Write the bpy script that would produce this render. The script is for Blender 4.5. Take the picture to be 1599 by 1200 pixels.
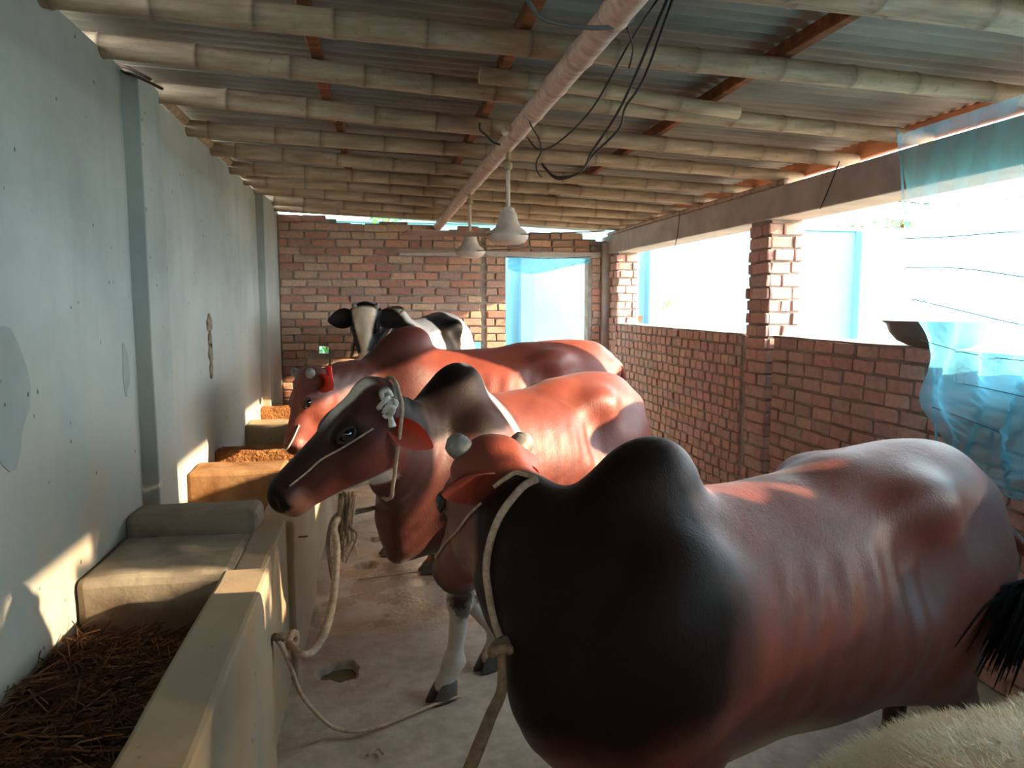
import bpy, bmesh, math, random
import numpy as np
from mathutils import Vector, Matrix, noise as mnoise

for o in list(bpy.data.objects):
    bpy.data.objects.remove(o)
SC = bpy.context.scene
COL = SC.collection
random.seed(7)
RNG = np.random.default_rng(7)

# ------------------------------------------------------------------ camera, sky, sun, exposure
TH, PH = math.radians(10.3), math.radians(6.2)
FPX = 1150.0
CAM = np.array([0.0, 0.0, 1.65])
cf = np.array([math.sin(TH) * math.cos(PH), math.cos(TH) * math.cos(PH), -math.sin(PH)])
cr = np.array([math.cos(TH), -math.sin(TH), 0.0])
cu = np.cross(cr, cf)
camd = bpy.data.cameras.new('camera')
camd.sensor_width = 36.0
camd.lens = FPX / 1599.0 * 36.0
camd.clip_start = 0.05
camo = bpy.data.objects.new('camera', camd)
COL.objects.link(camo)
camo.matrix_world = Matrix(((cr[0], cu[0], -cf[0], CAM[0]), (cr[1], cu[1], -cf[1], CAM[1]),
                            (cr[2], cu[2], -cf[2], CAM[2]), (0, 0, 0, 1)))
SC.camera = camo

def at(x, y, X=None, Y=None, Z=None):
    """point of the place seen at photo position x, y on one plane"""
    d = cf * FPX + cr * (x - 799.5) + cu * (600 - y)
    t = (X - CAM[0]) / d[0] if X is not None else (Y - CAM[1]) / d[1] if Y is not None else (Z - CAM[2]) / d[2]
    return CAM + t * d

def infront(p, margin=60):
    v = np.asarray(p) - CAM
    z = v @ cf
    if z < 0.2:
        return False
    x, y = 799.5 + FPX * (v @ cr) / z, 600 - FPX * (v @ cu) / z
    return -margin < x < 1599 + margin and -margin < y < 1200 + margin

W = bpy.data.worlds.new('hazy_sky')
SC.world = W
W.use_nodes = True
wn, wl = W.node_tree.nodes, W.node_tree.links
bg = wn['Background']
tc = wn.new('ShaderNodeTexCoord')
sp = wn.new('ShaderNodeSeparateXYZ')
rp = wn.new('ShaderNodeValToRGB')
rp.color_ramp.elements[0].position = 0.0
rp.color_ramp.elements[0].color = (0.92, 0.97, 1.0, 1)
rp.color_ramp.elements[1].position = 1.0
rp.color_ramp.elements[1].color = (0.70, 0.87, 1.0, 1)
wl.new(tc.outputs['Generated'], sp.inputs[0])
wl.new(sp.outputs['Z'], rp.inputs[0])
wl.new(rp.outputs[0], bg.inputs['Color'])
bg.inputs['Strength'].default_value = 6.0

sun = bpy.data.lights.new('sun', 'SUN')
sun.energy = 10.0
sun.color = (1.0, 0.74, 0.47)
sun.angle = math.radians(0.9)
suno = bpy.data.objects.new('sun', sun)
COL.objects.link(suno)
SUNV = Vector((1.0, -0.26, 0.36)).normalized()
suno.rotation_euler = SUNV.to_track_quat('Z', 'Y').to_euler()
suno.location = (12, -4, 8)

SC.view_settings.view_transform = 'Standard'
SC.view_settings.look = 'None'
SC.view_settings.gamma = 1.0
SC.view_settings.use_curve_mapping = False
SC.view_settings.exposure = 1.15

# ------------------------------------------------------------------ helpers
def srgb(r, g, b):
    f = lambda c: (c / 255 / 12.92) if c / 255 <= 0.04045 else ((c / 255 + 0.055) / 1.055) ** 2.4
    return (f(r), f(g), f(b), 1.0)

class NT:
    def __init__(s, name):
        s.m = bpy.data.materials.new(name)
        s.m.use_nodes = True
        s.n, s.l = s.m.node_tree.nodes, s.m.node_tree.links
        s.b = s.n['Principled BSDF']
        s.out = s.n['Material Output']
    def new(s, t, **k):
        x = s.n.new('ShaderNode' + t)
        for a, v in k.items():
            setattr(x, a, v)
        return x
    def link(s, a, b):
        s.l.new(a, b)
    def coords(s, kind='Object', scale=(1, 1, 1)):
        t = s.new('TexCoord')
        m = s.new('Mapping')
        m.inputs['Scale'].default_value = scale
        if kind == 'World':
            g = s.new('NewGeometry')
            s.link(g.outputs['Position'], m.inputs[0])
        else:
            s.link(t.outputs[kind], m.inputs[0])
        return m.outputs[0]
    def noise(s, co, scale, detail=4, rough=0.55, dist=0.0):
        x = s.new('TexNoise')
        x.inputs['Scale'].default_value = scale
        x.inputs['Detail'].default_value = detail
        x.inputs['Roughness'].default_value = rough
        x.inputs['Distortion'].default_value = dist
        s.link(co, x.inputs['Vector'])
        return x.outputs['Fac']
    def ramp(s, fac, stops):
        r = s.new('ValToRGB')
        e = r.color_ramp.elements
        e[0].position, e[0].color = stops[0]
        e[1].position, e[1].color = stops[-1]
        for p, c in stops[1:-1]:
            x = e.new(p)
            x.color = c
        s.link(fac, r.inputs[0])
        return r.outputs[0]
    def mask(s, fac, a, b):
        r = s.new('MapRange')
        r.inputs[1].default_value, r.inputs[2].default_value = a, b
        s.link(fac, r.inputs[0])
        return r.outputs[0]
    def math(s, op, a, b=None):
        x = s.new('Math', operation=op)
        for i, v in enumerate((a, b)):
            if v is None:
                continue
            if isinstance(v, (int, float)):
                x.inputs[i].default_value = v
            else:
                s.link(v, x.inputs[i])
        return x.outputs[0]
    def mix(s, fac, a, b, mode='MIX'):
        x = s.new('Mix', data_type='RGBA', blend_type=mode)
        for i, v in ((0, fac), (6, a), (7, b)):
            if isinstance(v, (int, float)):
                x.inputs[i].default_value = v
            elif isinstance(v, tuple):
                x.inputs[i].default_value = v
            else:
                s.link(v, x.inputs[i])
        return x.outputs[2]
    def bump(s, h, strength, dist=0.01, prev=None):
        x = s.new('Bump')
        x.inputs['Strength'].default_value = strength
        x.inputs['Distance'].default_value = dist
        s.link(h, x.inputs['Height'])
        if prev is not None:
            s.link(prev, x.inputs['Normal'])
        s.link(x.outputs[0], s.b.inputs['Normal'])
        return x.outputs[0]
    def color(s, c):
        if isinstance(c, tuple):
            s.b.inputs['Base Color'].default_value = c
        else:
            s.link(c, s.b.inputs['Base Color'])
    def rough(s, v, spec=0.4):
        s.b.inputs['Specular IOR Level'].default_value = spec
        if isinstance(v, (int, float)):
            s.b.inputs['Roughness'].default_value = v
        else:
            s.link(v, s.b.inputs['Roughness'])

def simple(name, c1, c2, scale=8, rough=0.7, spec=0.3, bump=0.15, stretch=(1, 1, 1), kind='Object', bd=0.01):
    t = NT(name)
    co = t.coords(kind, stretch)
    n = t.noise(co, scale, 5, 0.6)
    t.color(t.ramp(n, [(0.3, c1), (0.7, c2)]))
    t.rough(rough, spec)
    if bump:
        t.bump(t.noise(co, scale * 4, 3), bump, bd)
    return t.m

def link(name, me, mat=None, parent=None):
    o = bpy.data.objects.new(name, me)
    COL.objects.link(o)
    if mat is not None and me is not None:
        if not me.materials:
            me.materials.append(mat)
    if parent is not None:
        o.parent = parent
    return o

def mesh(name, v, f, smooth=False):
    me = bpy.data.meshes.new(name)
    me.from_pydata([tuple(map(float, p)) for p in v], [], [tuple(map(int, q)) for q in f])
    me.update()
    if smooth:
        me.polygons.foreach_set('use_smooth', np.ones(len(me.polygons), dtype=bool))
    return me

def thing(name, label, cat, loc=(0, 0, 0), rz=0.0, group=None):
    o = bpy.data.objects.new(name, None)
    o.empty_display_size = 0.1
    COL.objects.link(o)
    o.location = loc
    o.rotation_euler = (0, 0, rz)
    return tag(o, label, cat, group)

def tag(o, label, cat, group=None):
    o['label'] = label
    o['category'] = cat
    if group:
        o['group'] = group
    return o

def struct(o):
    o['kind'] = 'structure'
    return o

def box_mesh(name, lo, hi, bevel=0.0, seg=2, cuts=0, rough=0.0, seed=0):
    bm = bmesh.new()
    bmesh.ops.create_cube(bm, size=1.0)
    lo, hi = Vector(lo), Vector(hi)
    for v in bm.verts:
        v.co = Vector([lo[i] + (v.co[i] + 0.5) * (hi[i] - lo[i]) for i in range(3)])
    if bevel:
        bmesh.ops.bevel(bm, geom=bm.edges[:], offset=bevel, segments=seg, affect='EDGES', profile=0.5)
    if cuts:
        for ax in range(3):
            L = hi[ax] - lo[ax]
            n = int(L / cuts)
            for i in range(1, n + 1):
                no = Vector((0, 0, 0)); no[ax] = 1
                co = Vector(lo); co[ax] += L * i / (n + 1)
                bmesh.ops.bisect_plane(bm, geom=bm.verts[:] + bm.edges[:] + bm.faces[:], plane_co=co, plane_no=no)
    if rough:
        for v in bm.verts:
            p = v.co * 6 + Vector((seed, seed * 2, 0))
            v.co += mnoise.noise_vector(p) * rough + mnoise.noise_vector(p * 4) * rough * 0.35
    me = bpy.data.meshes.new(name)
    bm.to_mesh(me)
    bm.free()
    return me

def tube_arrays(pts, rad, seg=8, caps=True, up0=None, flat=1.0):
    """tube along points with a radius per point"""
    P = np.asarray(pts, float)
    n = len(P)
    if np.isscalar(rad):
        rad = np.full(n, rad)
    T = np.gradient(P, axis=0)
    T /= np.linalg.norm(T, axis=1)[:, None] + 1e-9
    up = np.array(up0 if up0 is not None else ((0, 0, 1) if abs(T[0][2]) < 0.9 else (1, 0, 0)), float)
    V, Fc = [], []
    for i in range(n):
        up = up - T[i] * (up @ T[i])
        up /= np.linalg.norm(up) + 1e-9
        s = np.cross(T[i], up)
        for k in range(seg):
            a = 2 * math.pi * k / seg
            V.append(P[i] + rad[i] * (math.cos(a) * up * flat + math.sin(a) * s))
    for i in range(n - 1):
        for k in range(seg):
            a, b = i * seg + k, i * seg + (k + 1) % seg
            Fc.append((a, b, b + seg, a + seg))
    if caps:
        Fc.append(tuple(range(seg))[::-1])
        Fc.append(tuple((n - 1) * seg + k for k in range(seg)))
    return V, Fc

def catmull(pts, per=8):
    P = np.asarray(pts, float)
    P = np.vstack([2 * P[0] - P[1], P, 2 * P[-1] - P[-2]])
    out = []
    for i in range(1, len(P) - 2):
        for t in np.linspace(0, 1, per, endpoint=False):
            a, b, c, d = P[i - 1], P[i], P[i + 1], P[i + 2]
            out.append(0.5 * (2 * b + (c - a) * t + (2 * a - 5 * b + 4 * c - d) * t * t + (3 * b - a - 3 * c + d) * t ** 3))
    out.append(P[-2])
    return np.array(out)

def tube(name, pts, rad, mat, parent=None, seg=8, per=8, smooth=True, flat=1.0, up0=None):
    Q = catmull(pts, per) if per else np.asarray(pts, float)
    if not np.isscalar(rad):
        rad = np.interp(np.linspace(0, 1, len(Q)), np.linspace(0, 1, len(rad)), rad)
    v, f = tube_arrays(Q, rad, seg, flat=flat, up0=up0)
    return link(name, mesh(name, v, f, smooth), mat, parent)

def lathe(name, prof, mat, parent=None, seg=32, smooth=True, loc=(0, 0, 0)):
    V, Fc = [], []
    n = len(prof)
    for r, z in prof:
        for k in range(seg):
            a = 2 * math.pi * k / seg
            V.append((loc[0] + r * math.cos(a), loc[1] + r * math.sin(a), loc[2] + z))
    for i in range(n - 1):
        for k in range(seg):
            a, b = i * seg + k, i * seg + (k + 1) % seg
            Fc.append((a, b, b + seg, a + seg))
    Fc.append(tuple(range(seg))[::-1])
    Fc.append(tuple((n - 1) * seg + k for k in range(seg)))
    return link(name, mesh(name, V, Fc, smooth), mat, parent)

def join_arrays(parts):
    V, Fc, off = [], [], 0
    for v, f in parts:
        V.extend(v)
        Fc.extend([tuple(i + off for i in q) for q in f])
        off += len(v)
    return V, Fc

# ------------------------------------------------------------------ materials
def mat_plaster(name, base, dark, warm=None, streak=True):
    t = NT(name)
    co = t.coords('World')
    n = t.noise(co, 1.3, 6, 0.6)
    c = t.ramp(n, [(0.3, dark), (0.65, base)])
    st = t.noise(t.coords('World', (3.0, 3.0, 0.35)), 2.0, 5, 0.6)
    c = t.mix(t.math('MULTIPLY', t.mask(st, 0.5, 0.75), 0.45), c, dark)
    if warm:
        z = t.new('SeparateXYZ')
        g = t.new('NewGeometry')
        t.link(g.outputs['Position'], z.inputs[0])
        w = t.mask(z.outputs['Z'], 1.75, 0.75)                     # splashed feed stains low on the wall
        w = t.math('MULTIPLY', w, t.mask(t.noise(co, 2.6, 5), 0.3, 0.62))
        c = t.mix(w, c, warm)
    # small pits and specks
    v = t.new('TexVoronoi')
    v.inputs['Scale'].default_value = 13.0
    t.link(t.coords('World', (1, 1, 0.8)), v.inputs['Vector'])
    pit = t.mask(v.outputs['Distance'], 0.095, 0.06)
    pit = t.math('MULTIPLY', pit, t.mask(t.noise(co, 3.1, 3), 0.42, 0.52))
    c = t.mix(t.math('MULTIPLY', pit, 0.8), c, srgb(62, 58, 52))
    t.color(c)
    t.rough(0.85, 0.25)
    h = t.noise(co, 30, 5, 0.6)
    p = t.bump(h, 0.2, 0.01)
    t.bump(pit, -0.4, 0.01, p)
    return t.m

M = {}
M['wall'] = mat_plaster('lime_plaster', srgb(176, 184, 178), srgb(146, 153, 148), srgb(168, 156, 136))
M['trough'] = mat_plaster('trough_plaster', srgb(178, 168, 150), srgb(138, 126, 108), srgb(166, 142, 110))
def mat_stain_shade(name):
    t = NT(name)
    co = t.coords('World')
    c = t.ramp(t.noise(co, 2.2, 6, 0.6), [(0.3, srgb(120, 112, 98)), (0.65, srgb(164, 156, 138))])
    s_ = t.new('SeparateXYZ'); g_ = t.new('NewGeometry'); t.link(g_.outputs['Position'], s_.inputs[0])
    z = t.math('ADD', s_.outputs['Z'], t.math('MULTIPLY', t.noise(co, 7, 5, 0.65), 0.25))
    w = t.mask(z, 0.88, 0.74)                                     # wet feed stain plus bay shade painted into the colour, darker below
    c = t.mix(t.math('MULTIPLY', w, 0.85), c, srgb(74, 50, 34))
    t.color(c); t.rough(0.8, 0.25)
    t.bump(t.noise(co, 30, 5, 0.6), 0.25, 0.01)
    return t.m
M['bay'] = mat_stain_shade('stained_shaded_plaster')
M['stained'] = simple('stained_plaster', srgb(120, 78, 44), srgb(168, 134, 96), 5, 0.75, 0.3, 0.3)
M['beam'] = simple('raw_concrete', srgb(158, 150, 146), srgb(192, 184, 180), 4, 0.85, 0.2, 0.3, kind='World')
M['mortar'] = simple('mortar', srgb(120, 112, 104), srgb(164, 154, 142), 9, 0.95, 0.15, 0.5, kind='World')

def mat_brick(name, stops, smear, smear_amt, spot=None):
    t = NT(name)
    oi = t.new('ObjectInfo')
    g = t.new('NewGeometry')
    r = t.math('FRACT', t.math('ADD', oi.outputs['Random'], t.math('MULTIPLY', g.outputs['Random Per Island'], 7.31)))
    c = t.ramp(r, stops)
    co = t.coords('World')
    n = t.noise(co, 26, 5, 0.65)
    c = t.mix(0.55, c, t.ramp(n, [(0.3, (0.5, 0.47, 0.45, 1)), (0.7, (1.0, 1.0, 1.0, 1))]), 'MULTIPLY')
    s = t.mask(t.noise(co, 3.2, 6, 0.7), 0.62 - smear_amt, 0.75 - smear_amt * 0.6)
    s = t.math('MULTIPLY', s, t.mask(t.noise(co, 40, 3), 0.25, 0.6))
    c = t.mix(t.math('MULTIPLY', s, 0.8), c, smear)
    if spot:                                                       # mortar wiped over the bricks
        d_ = t.new('VectorMath', operation='DISTANCE')
        g2 = t.new('NewGeometry'); t.link(g2.outputs['Position'], d_.inputs[0])
        d_.inputs[1].default_value = spot
        q_ = t.math('ADD', d_.outputs['Value'], t.math('MULTIPLY', t.noise(co, 6, 4, 0.6), 0.4))
        c = t.mix(t.math('MULTIPLY', t.mask(q_, 0.62, 0.30), 0.7), c, srgb(176, 156, 142))
    t.color(c)
    t.rough(0.9, 0.2)
    t.bump(t.noise(co, 60, 4, 0.7), 0.5, 0.008)
    return t.m
BR = [(0.0, srgb(176, 132, 116)), (0.2, srgb(200, 148, 126)), (0.4, srgb(212, 182, 154)), (0.6, srgb(172, 142, 128)), (0.8, srgb(218, 178, 152)), (1.0, srgb(164, 130, 120))]
M['brick_back'] = mat_brick('red_brick_old', BR, srgb(138, 126, 114), 0.08)
BR2 = [(0.0, srgb(192, 150, 138)), (0.25, srgb(212, 166, 152)), (0.5, srgb(200, 156, 144)), (0.75, srgb(188, 162, 152)), (1.0, srgb(216, 178, 160))]
M['brick_right'] = mat_brick('red_brick_low_wall', BR2, srgb(150, 130, 118), 0.04, (2.55, 4.3, 1.1))

# ------------------------------------------------------------------ the room: extents
XL, XR = -1.0, 2.55
YB, YF = 8.0, -2.4
def zraft(X):                       # centre line height of the bamboo rafters
    return 2.61 + (X - XL) / (XR - XL) * (2.47 - 2.61)
def zsheet(X):
    return zraft(X) + 0.112

# ---- floor with its drain holes
def build_floor():
    holes = [(-0.20, 3.26, 0.085, 0.05), (-0.10, 4.62, 0.07, 0.045), (-0.05, 5.15, 0.06, 0.045), (0.02, 5.75, 0.055, 0.04)]
    xs = set(np.round(np.arange(XL - 0.3, XR + 0.31, 0.06), 3))
    ys = set(np.round(np.arange(YF, YB + 0.3, 0.08), 3))
    for hx, hy, r, d in holes:
        xs |= set(np.round(np.arange(hx - r * 1.5, hx + r * 1.5, 0.009), 3))
        ys |= set(np.round(np.arange(hy - r * 1.5, hy + r * 1.5, 0.009), 3))
    xs, ys = np.array(sorted(xs)), np.array(sorted(ys))
    X, Y = np.meshgrid(xs, ys, indexing='ij')
    Z = 0.006 * np.sin(3.1 * X + 1.7 * np.sin(2.2 * Y)) * np.sin(2.4 * Y + 1.1 * X) - 0.006
    for hx, hy, r, d in holes:
        a = np.arctan2(Y - hy, X - hx)
        rr = np.hypot((X - hx), (Y - hy) * 1.05) / (r * (1 + 0.12 * np.sin(3 * a + hx * 9) + 0.07 * np.sin(7 * a)))
        Z -= d * np.clip((1.12 - rr) / 0.22, 0, 1)
    V = np.stack([X, Y, Z], -1).reshape(-1, 3)
    nx, ny = X.shape
    I = np.arange(nx * ny).reshape(nx, ny)
    Fc = np.stack([I[:-1, :-1], I[1:, :-1], I[1:, 1:], I[:-1, 1:]], -1).reshape(-1, 4)
    t = NT('wet_concrete_floor')
    co = t.coords('World')
    n1 = t.noise(co, 1.6, 6, 0.65)
    n2 = t.noise(co, 14, 5, 0.65)
    c = t.ramp(n1, [(0.3, srgb(154, 136, 118)), (0.5, srgb(184, 168, 150)), (0.7, srgb(206, 192, 174))])
    c = t.mix(0.4, c, t.ramp(n2, [(0.3, (0.3, 0.27, 0.24, 1)), (0.65, (1, 1, 1, 1))]), 'MULTIPLY')
    s = t.new('SeparateXYZ')
    g = t.new('NewGeometry')
    t.link(g.outputs['Position'], s.inputs[0])
    wy = t.math('MULTIPLY', t.mask(s.outputs['Y'], 3.45, 3.75), t.mask(s.outputs['Y'], 5.2, 4.6))
    wet = t.math('MULTIPLY', wy, t.mask(t.noise(co, 5.0, 5, 0.6), 0.36, 0.56))
    c = t.mix(t.math('MULTIPLY', wet, 0.55), c, srgb(104, 84, 66))
    dung = t.mask(t.noise(co, 22, 3, 0.7), 0.69, 0.74)
    c = t.mix(t.math('MULTIPLY', dung, 0.6), c, srgb(60, 48, 30))
    t.color(c)
    t.rough(t.math('SUBTRACT', 0.72, t.math('MULTIPLY', wet, 0.6)), 0.5)
    p = t.bump(t.noise(co, 45, 4, 0.6), 0.25, 0.01)
    o = struct(link('floor', mesh('floor', V, Fc, True), t.m))
    wm = NT('drain_water')
    wm.color(srgb(92, 88, 62)); wm.rough(0.06, 0.6)
    a = np.linspace(0, 2 * math.pi, 24, endpoint=False)
    for hx, hy, r, d in holes[:1]:
        V = [(hx + 0.98 * r * math.cos(x), hy + 0.98 * r * math.sin(x), -0.034) for x in a] + [(hx + r * math.cos(x), hy + r * math.sin(x), -0.05) for x in a]
        F2 = [tuple(range(24))] + [(i, i + 24, (i + 1) % 24 + 24, (i + 1) % 24) for i in range(24)]
        link('puddle', mesh('puddle', V, F2), wm.m, o)
    return o
floor = build_floor()

# ---- ground outside, boundary wall
go = struct(link('trim_1', box_mesh('ground', (-30, -30, -0.6), (40, 60, -0.09)), simple('dry_earth', srgb(140, 120, 96), srgb(168, 150, 122), 0.6, 0.95, 0.1, 0.2, kind='World')))
go['label'] = 'dry bare ground outside the shed'

M['paint'] = simple('pale_blue_limewash', srgb(98, 146, 156), srgb(112, 160, 170), 0.9, 0.85, 0.2, 0.1, kind='World')
M['paint_shade'] = simple('shaded_blue_limewash', srgb(88, 124, 156), srgb(100, 136, 166), 1.4, 0.85, 0.2, 0.1, kind='World')  # bluer tone for the pilaster strips: their shade painted into the limewash
bw = thing('boundary_wall', 'pale blue painted boundary wall outside beyond the doorway and openings', 'wall', (3.5, 10.6, 0))
def bwp(name, lo, hi, m, bev=0.01):
    o = link(name, box_mesh(name, np.array(lo) - (3.5, 10.6, 0), np.array(hi) - (3.5, 10.6, 0), bev), m, bw)
    return o
bwp('wall_panel', (-4, 10.6, -0.1), (7.45, 10.8, 2.78), M['paint'])
bwp('wall_panel', (7.45, 10.45, -0.1), (16, 10.65, 2.78), simple('grey_limewash', srgb(100, 122, 122), srgb(118, 138, 136), 0.9, 0.85, 0.2, 0.1, kind='World'))
bwp('coping', (-4, 10.56, 2.78), (16, 10.84, 2.84), M['paint'])
for x in (2.02, 3.95, 7.4):
    bwp('pilaster', (x, 10.42, -0.1), (x + 0.22, 10.62, 2.78), M['paint_shade'])

for px, py, rx, rz in ((1032, 480, 0.05, 0.10), (1043, 474, 0.04, 0.05), (992, 485, 0.04, 0.07), (998, 498, 0.06, 0.05)):
    p = at(px, py, Y=10.59)
    a = np.linspace(0, 2 * math.pi, 14, endpoint=False)
    r_ = 1 + 0.25 * np.sin(3 * a + px) + 0.15 * np.sin(5 * a)
    V = [(p[0] + rx * r_[i] * math.cos(a[i]) - 3.5, yy - 10.6, p[2] + rz * r_[i] * math.sin(a[i])) for yy in (10.59, 10.61) for i in range(14)]
    link('peeled_patch', mesh('peeled_patch', V, [tuple(range(14))[::-1]] + [(i, (i + 1) % 14, (i + 1) % 14 + 14, i + 14) for i in range(14)]), M['scar'] if 'scar' in M else M['stained'], bw)
# ---- left wall with two pilasters
lw = struct(link('wall_left', box_mesh('wall_left', (XL - 0.14, YF, 0), (XL, YB + 0.2, 2.60), 0, cuts=0.25, rough=0.004), M['wall']))
for y0, y1, d in ((3.31, 3.60, 0.068), (6.66, 7.3, 0.065)):
    link('pilaster', box_mesh('pilaster', (XL - 0.02, y0, 0.0), (XL + d, y1, 2.585), 0.006, cuts=0.3, rough=0.004, seed=y0), M['wall'], lw)
# broken plaster scar and old damp outlines, as shallow chips and patches
def patch(name, cy, cz, ry, rz, mat, proud, seed, n=22):
    a = np.linspace(0, 2 * math.pi, n, endpoint=False)
    r = 1 + 0.12 * np.sin(3 * a + seed) + 0.08 * np.sin(5 * a + 2 * seed)
    V = [(XL + proud, cy + ry * r[i] * math.cos(a[i]), cz + rz * r[i] * math.sin(a[i])) for i in range(n)]
    V += [(XL - 0.02, cy + 1.04 * ry * r[i] * math.cos(a[i]), cz + 1.04 * rz * r[i] * math.sin(a[i])) for i in range(n)]
    Fc = [tuple(range(n))] + [(i, i + n, (i + 1) % n + n, (i + 1) % n) for i in range(n)]
    return link(name, mesh(name, V, Fc), mat, lw)
M['damp'] = mat_plaster('damp_plaster', srgb(158, 163, 156), srgb(132, 136, 130))
M['scar'] = simple('broken_plaster', srgb(92, 82, 68), srgb(150, 140, 122), 25, 0.95, 0.1, 0.6)
p = at(10, 615, X=XL); patch('damp_patch', p[1], p[2], 0.12, 0.20, M['damp'], 0.0025, 1.0)['label'] = 'rounded darker repair patch'
p = at(196, 578, X=XL); patch('damp_patch', p[1], p[2], 0.04, 0.10, M['damp'], 0.0025, 2.0)
for i, (px, py, ry, rz) in enumerate(((326, 505, 0.065, 0.05), (327, 530, 0.04, 0.05), (328, 552, 0.05, 0.06), (329, 578, 0.035, 0.05))):
    p = at(px, py, X=XL); patch('plaster_scar', p[1], p[2], ry, rz, M['scar'], 0.007, 3 + i)

# ------------------------------------------------------------------ bricks
def brick_variants(mat, n=8):
    out = []
    for s in range(n):
        rr = random.Random(s * 13 + 5)
        bm = bmesh.new()
        bmesh.ops.create_cube(bm, size=1.0)
        bmesh.ops.bevel(bm, geom=bm.edges[:], offset=0.06, segments=1, affect='EDGES')
        for v in bm.verts:
            v.co += Vector((rr.uniform(-.03, .03), rr.uniform(-.03, .03), rr.uniform(-.05, .05)))
        me = bpy.data.meshes.new('brick')
        bm.to_mesh(me)
        bm.free()
        me.materials.append(mat)
        out.append(me)
    return out

def lay_bricks(parent, mat, org, u, n, courses, course, L, face, gap=0.015, limit=300, jitter=0.004, depth=0.10, seed=1, top=None, holes=(), u0=0.0, u1=1.0, close=False):
    """bricks on a wall face. org: corner, u: along, n: out of the face, face: how proud of the mortar.
    The ones that show largest are objects of their own, the rest one mesh."""
    rr = random.Random(seed)
    var = brick_variants(mat)
    u, n, org = np.array(u, float), np.array(n, float), np.array(org, float)
    zv = np.array((0, 0, 1.0))
    items = []
    for c in range(courses):
        z = (c + 0.5) * course
        s = u0 - (0.5 * L if c % 2 else 0) + rr.uniform(-.02, .02)
        while s < u1 - 0.012:
            l = L * rr.choice((1, 1, 1, 0.94, 1.04, 0.5 if rr.random() < 0.25 else 1))
            a, b = max(s, u0), min(s + l, u1)
            s += l
            if b - a < 0.03:
                continue
            ok = True
            for (h0, h1, z0, z1) in holes:
                if a < h1 - 0.02 and b > h0 + 0.02 and z0 - 0.02 < z < z1 + 0.02:
                    if a < h0 - 0.03 and b <= h1: b = h0
                    elif b > h1 + 0.03 and a >= h0: a = h1
                    else: ok = False
            if not ok or b - a < 0.03:
                continue
            m = 0.5 * (a + b)
            if top and z + course * 0.4 > top(m):
                continue
            ctr = org + u * m + zv * (z + rr.uniform(-.003, .003)) + n * (face - depth / 2 + rr.uniform(-jitter, jitter))
            items.append((ctr, b - a - gap, rr.uniform(-.012, .012), rr.randrange(len(var))))
    def score(it):
        d = it[0] - CAM
        v = abs((d / np.linalg.norm(d)) @ n)
        return (0 if infront(it[0], 20) else -10) + it[1] * v / (d @ d)
    items.sort(key=score, reverse=True)
    base = Matrix(((u[0], n[0], 0, 0), (u[1], n[1], 0, 0), (0, 0, 1, 0), (0, 0, 0, 1)))
    rest = []
    for k, (ctr, l, tl, vi) in enumerate(items):
        mw = Matrix.Translation(Vector(ctr)) @ base @ Matrix.Rotation(tl, 4, 'Y') @ Matrix.Diagonal((l, depth, course - gap, 1))
        if k < limit and infront(ctr, 20):
            o = bpy.data.objects.new('brick', var[vi])
            COL.objects.link(o)
            o.parent = parent
            o.matrix_parent_inverse = parent.matrix_world.inverted()
            o.matrix_local = mw if parent.location.length == 0 else Matrix.Translation(-parent.location) @ mw
            o.matrix_parent_inverse = Matrix.Identity(4)
        else:
            me = var[vi]
            rest.append(([tuple(mw @ v.co - parent.location) for v in me.vertices], [tuple(p.vertices) for p in me.polygons]))
    if rest:
        V, Fc = join_arrays(rest)
        o = link('brickwork', mesh('brickwork', V, Fc), mat, parent)
        o['kind'] = 'stuff'

def slab(name, lo, hi, mat, parent=None, **k):
    return link(name, box_mesh(name, lo, hi, **k), mat, parent)

# ---- back wall with its doorway
D0, D1, DT = at(790, 450, Y=YB)[0], at(921, 450, Y=YB)[0], 2.19
CR = at(755, 450, Y=YB)[0]
def topback(x):
    return 2.60 + (x - XL) / (XR - XL) * (-0.18) + (0.03 * math.sin(7 * x) - 0.02)
PROUD = 0.016
YM = YB + PROUD
parts = []
def boxarr(lo, hi):
    me = box_mesh('t', lo, hi)
    a = ([tuple(v.co) for v in me.vertices], [tuple(p.vertices) for p in me.polygons])
    bpy.data.meshes.remove(me)
    return a
HX, HZ = at(505, 547, Y=YB)[0], at(505, 547, Y=YB)[2]
H2X, H2Z = at(745, 541, Y=YB)[0], at(745, 541, Y=YB)[2]
def rowsplit(x0, x1, z0, z1, holes):
    xs = sorted({x0, x1} | {v for h in holes for v in h[:2]})
    for a, b in zip(xs[:-1], xs[1:]):
        hh = [h for h in holes if h[0] <= a + 1e-6 and h[1] >= b - 1e-6]
        if not hh:
            parts.append(boxarr((a, YM, z0), (b, YM + 0.12, z1)))
        else:
            h = hh[0]
            parts.append(boxarr((a, YM, z0), (b, YM + 0.12, h[2])))
            parts.append(boxarr((a, YM, h[3]), (b, YM + 0.12, z1)))
bholes = [(HX - 0.05, HX + 0.05, HZ - 0.04, HZ + 0.04), (H2X - 0.06, H2X + 0.06, H2Z - 0.045, H2Z + 0.045)]
rowsplit(XL, D0, 0, 2.30, bholes)
parts.append(boxarr((D1, YM, 0), (XR + 0.25, YM + 0.12, 2.30)))
parts.append(boxarr((D0 - 0.01, YM, DT), (D1 + 0.01, YM + 0.12, 2.30)))
nseg = 24
for i in range(nseg):                                        # ragged top of the wall
    a, b = XL + (XR - XL) * i / nseg, XL + (XR - XL) * (i + 1) / nseg
    parts.append(boxarr((a, YM, 2.29), (b, YM + 0.12, topback(0.5 * (a + b)) - 0.03)))
V, Fc = join_arrays(parts)
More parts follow.
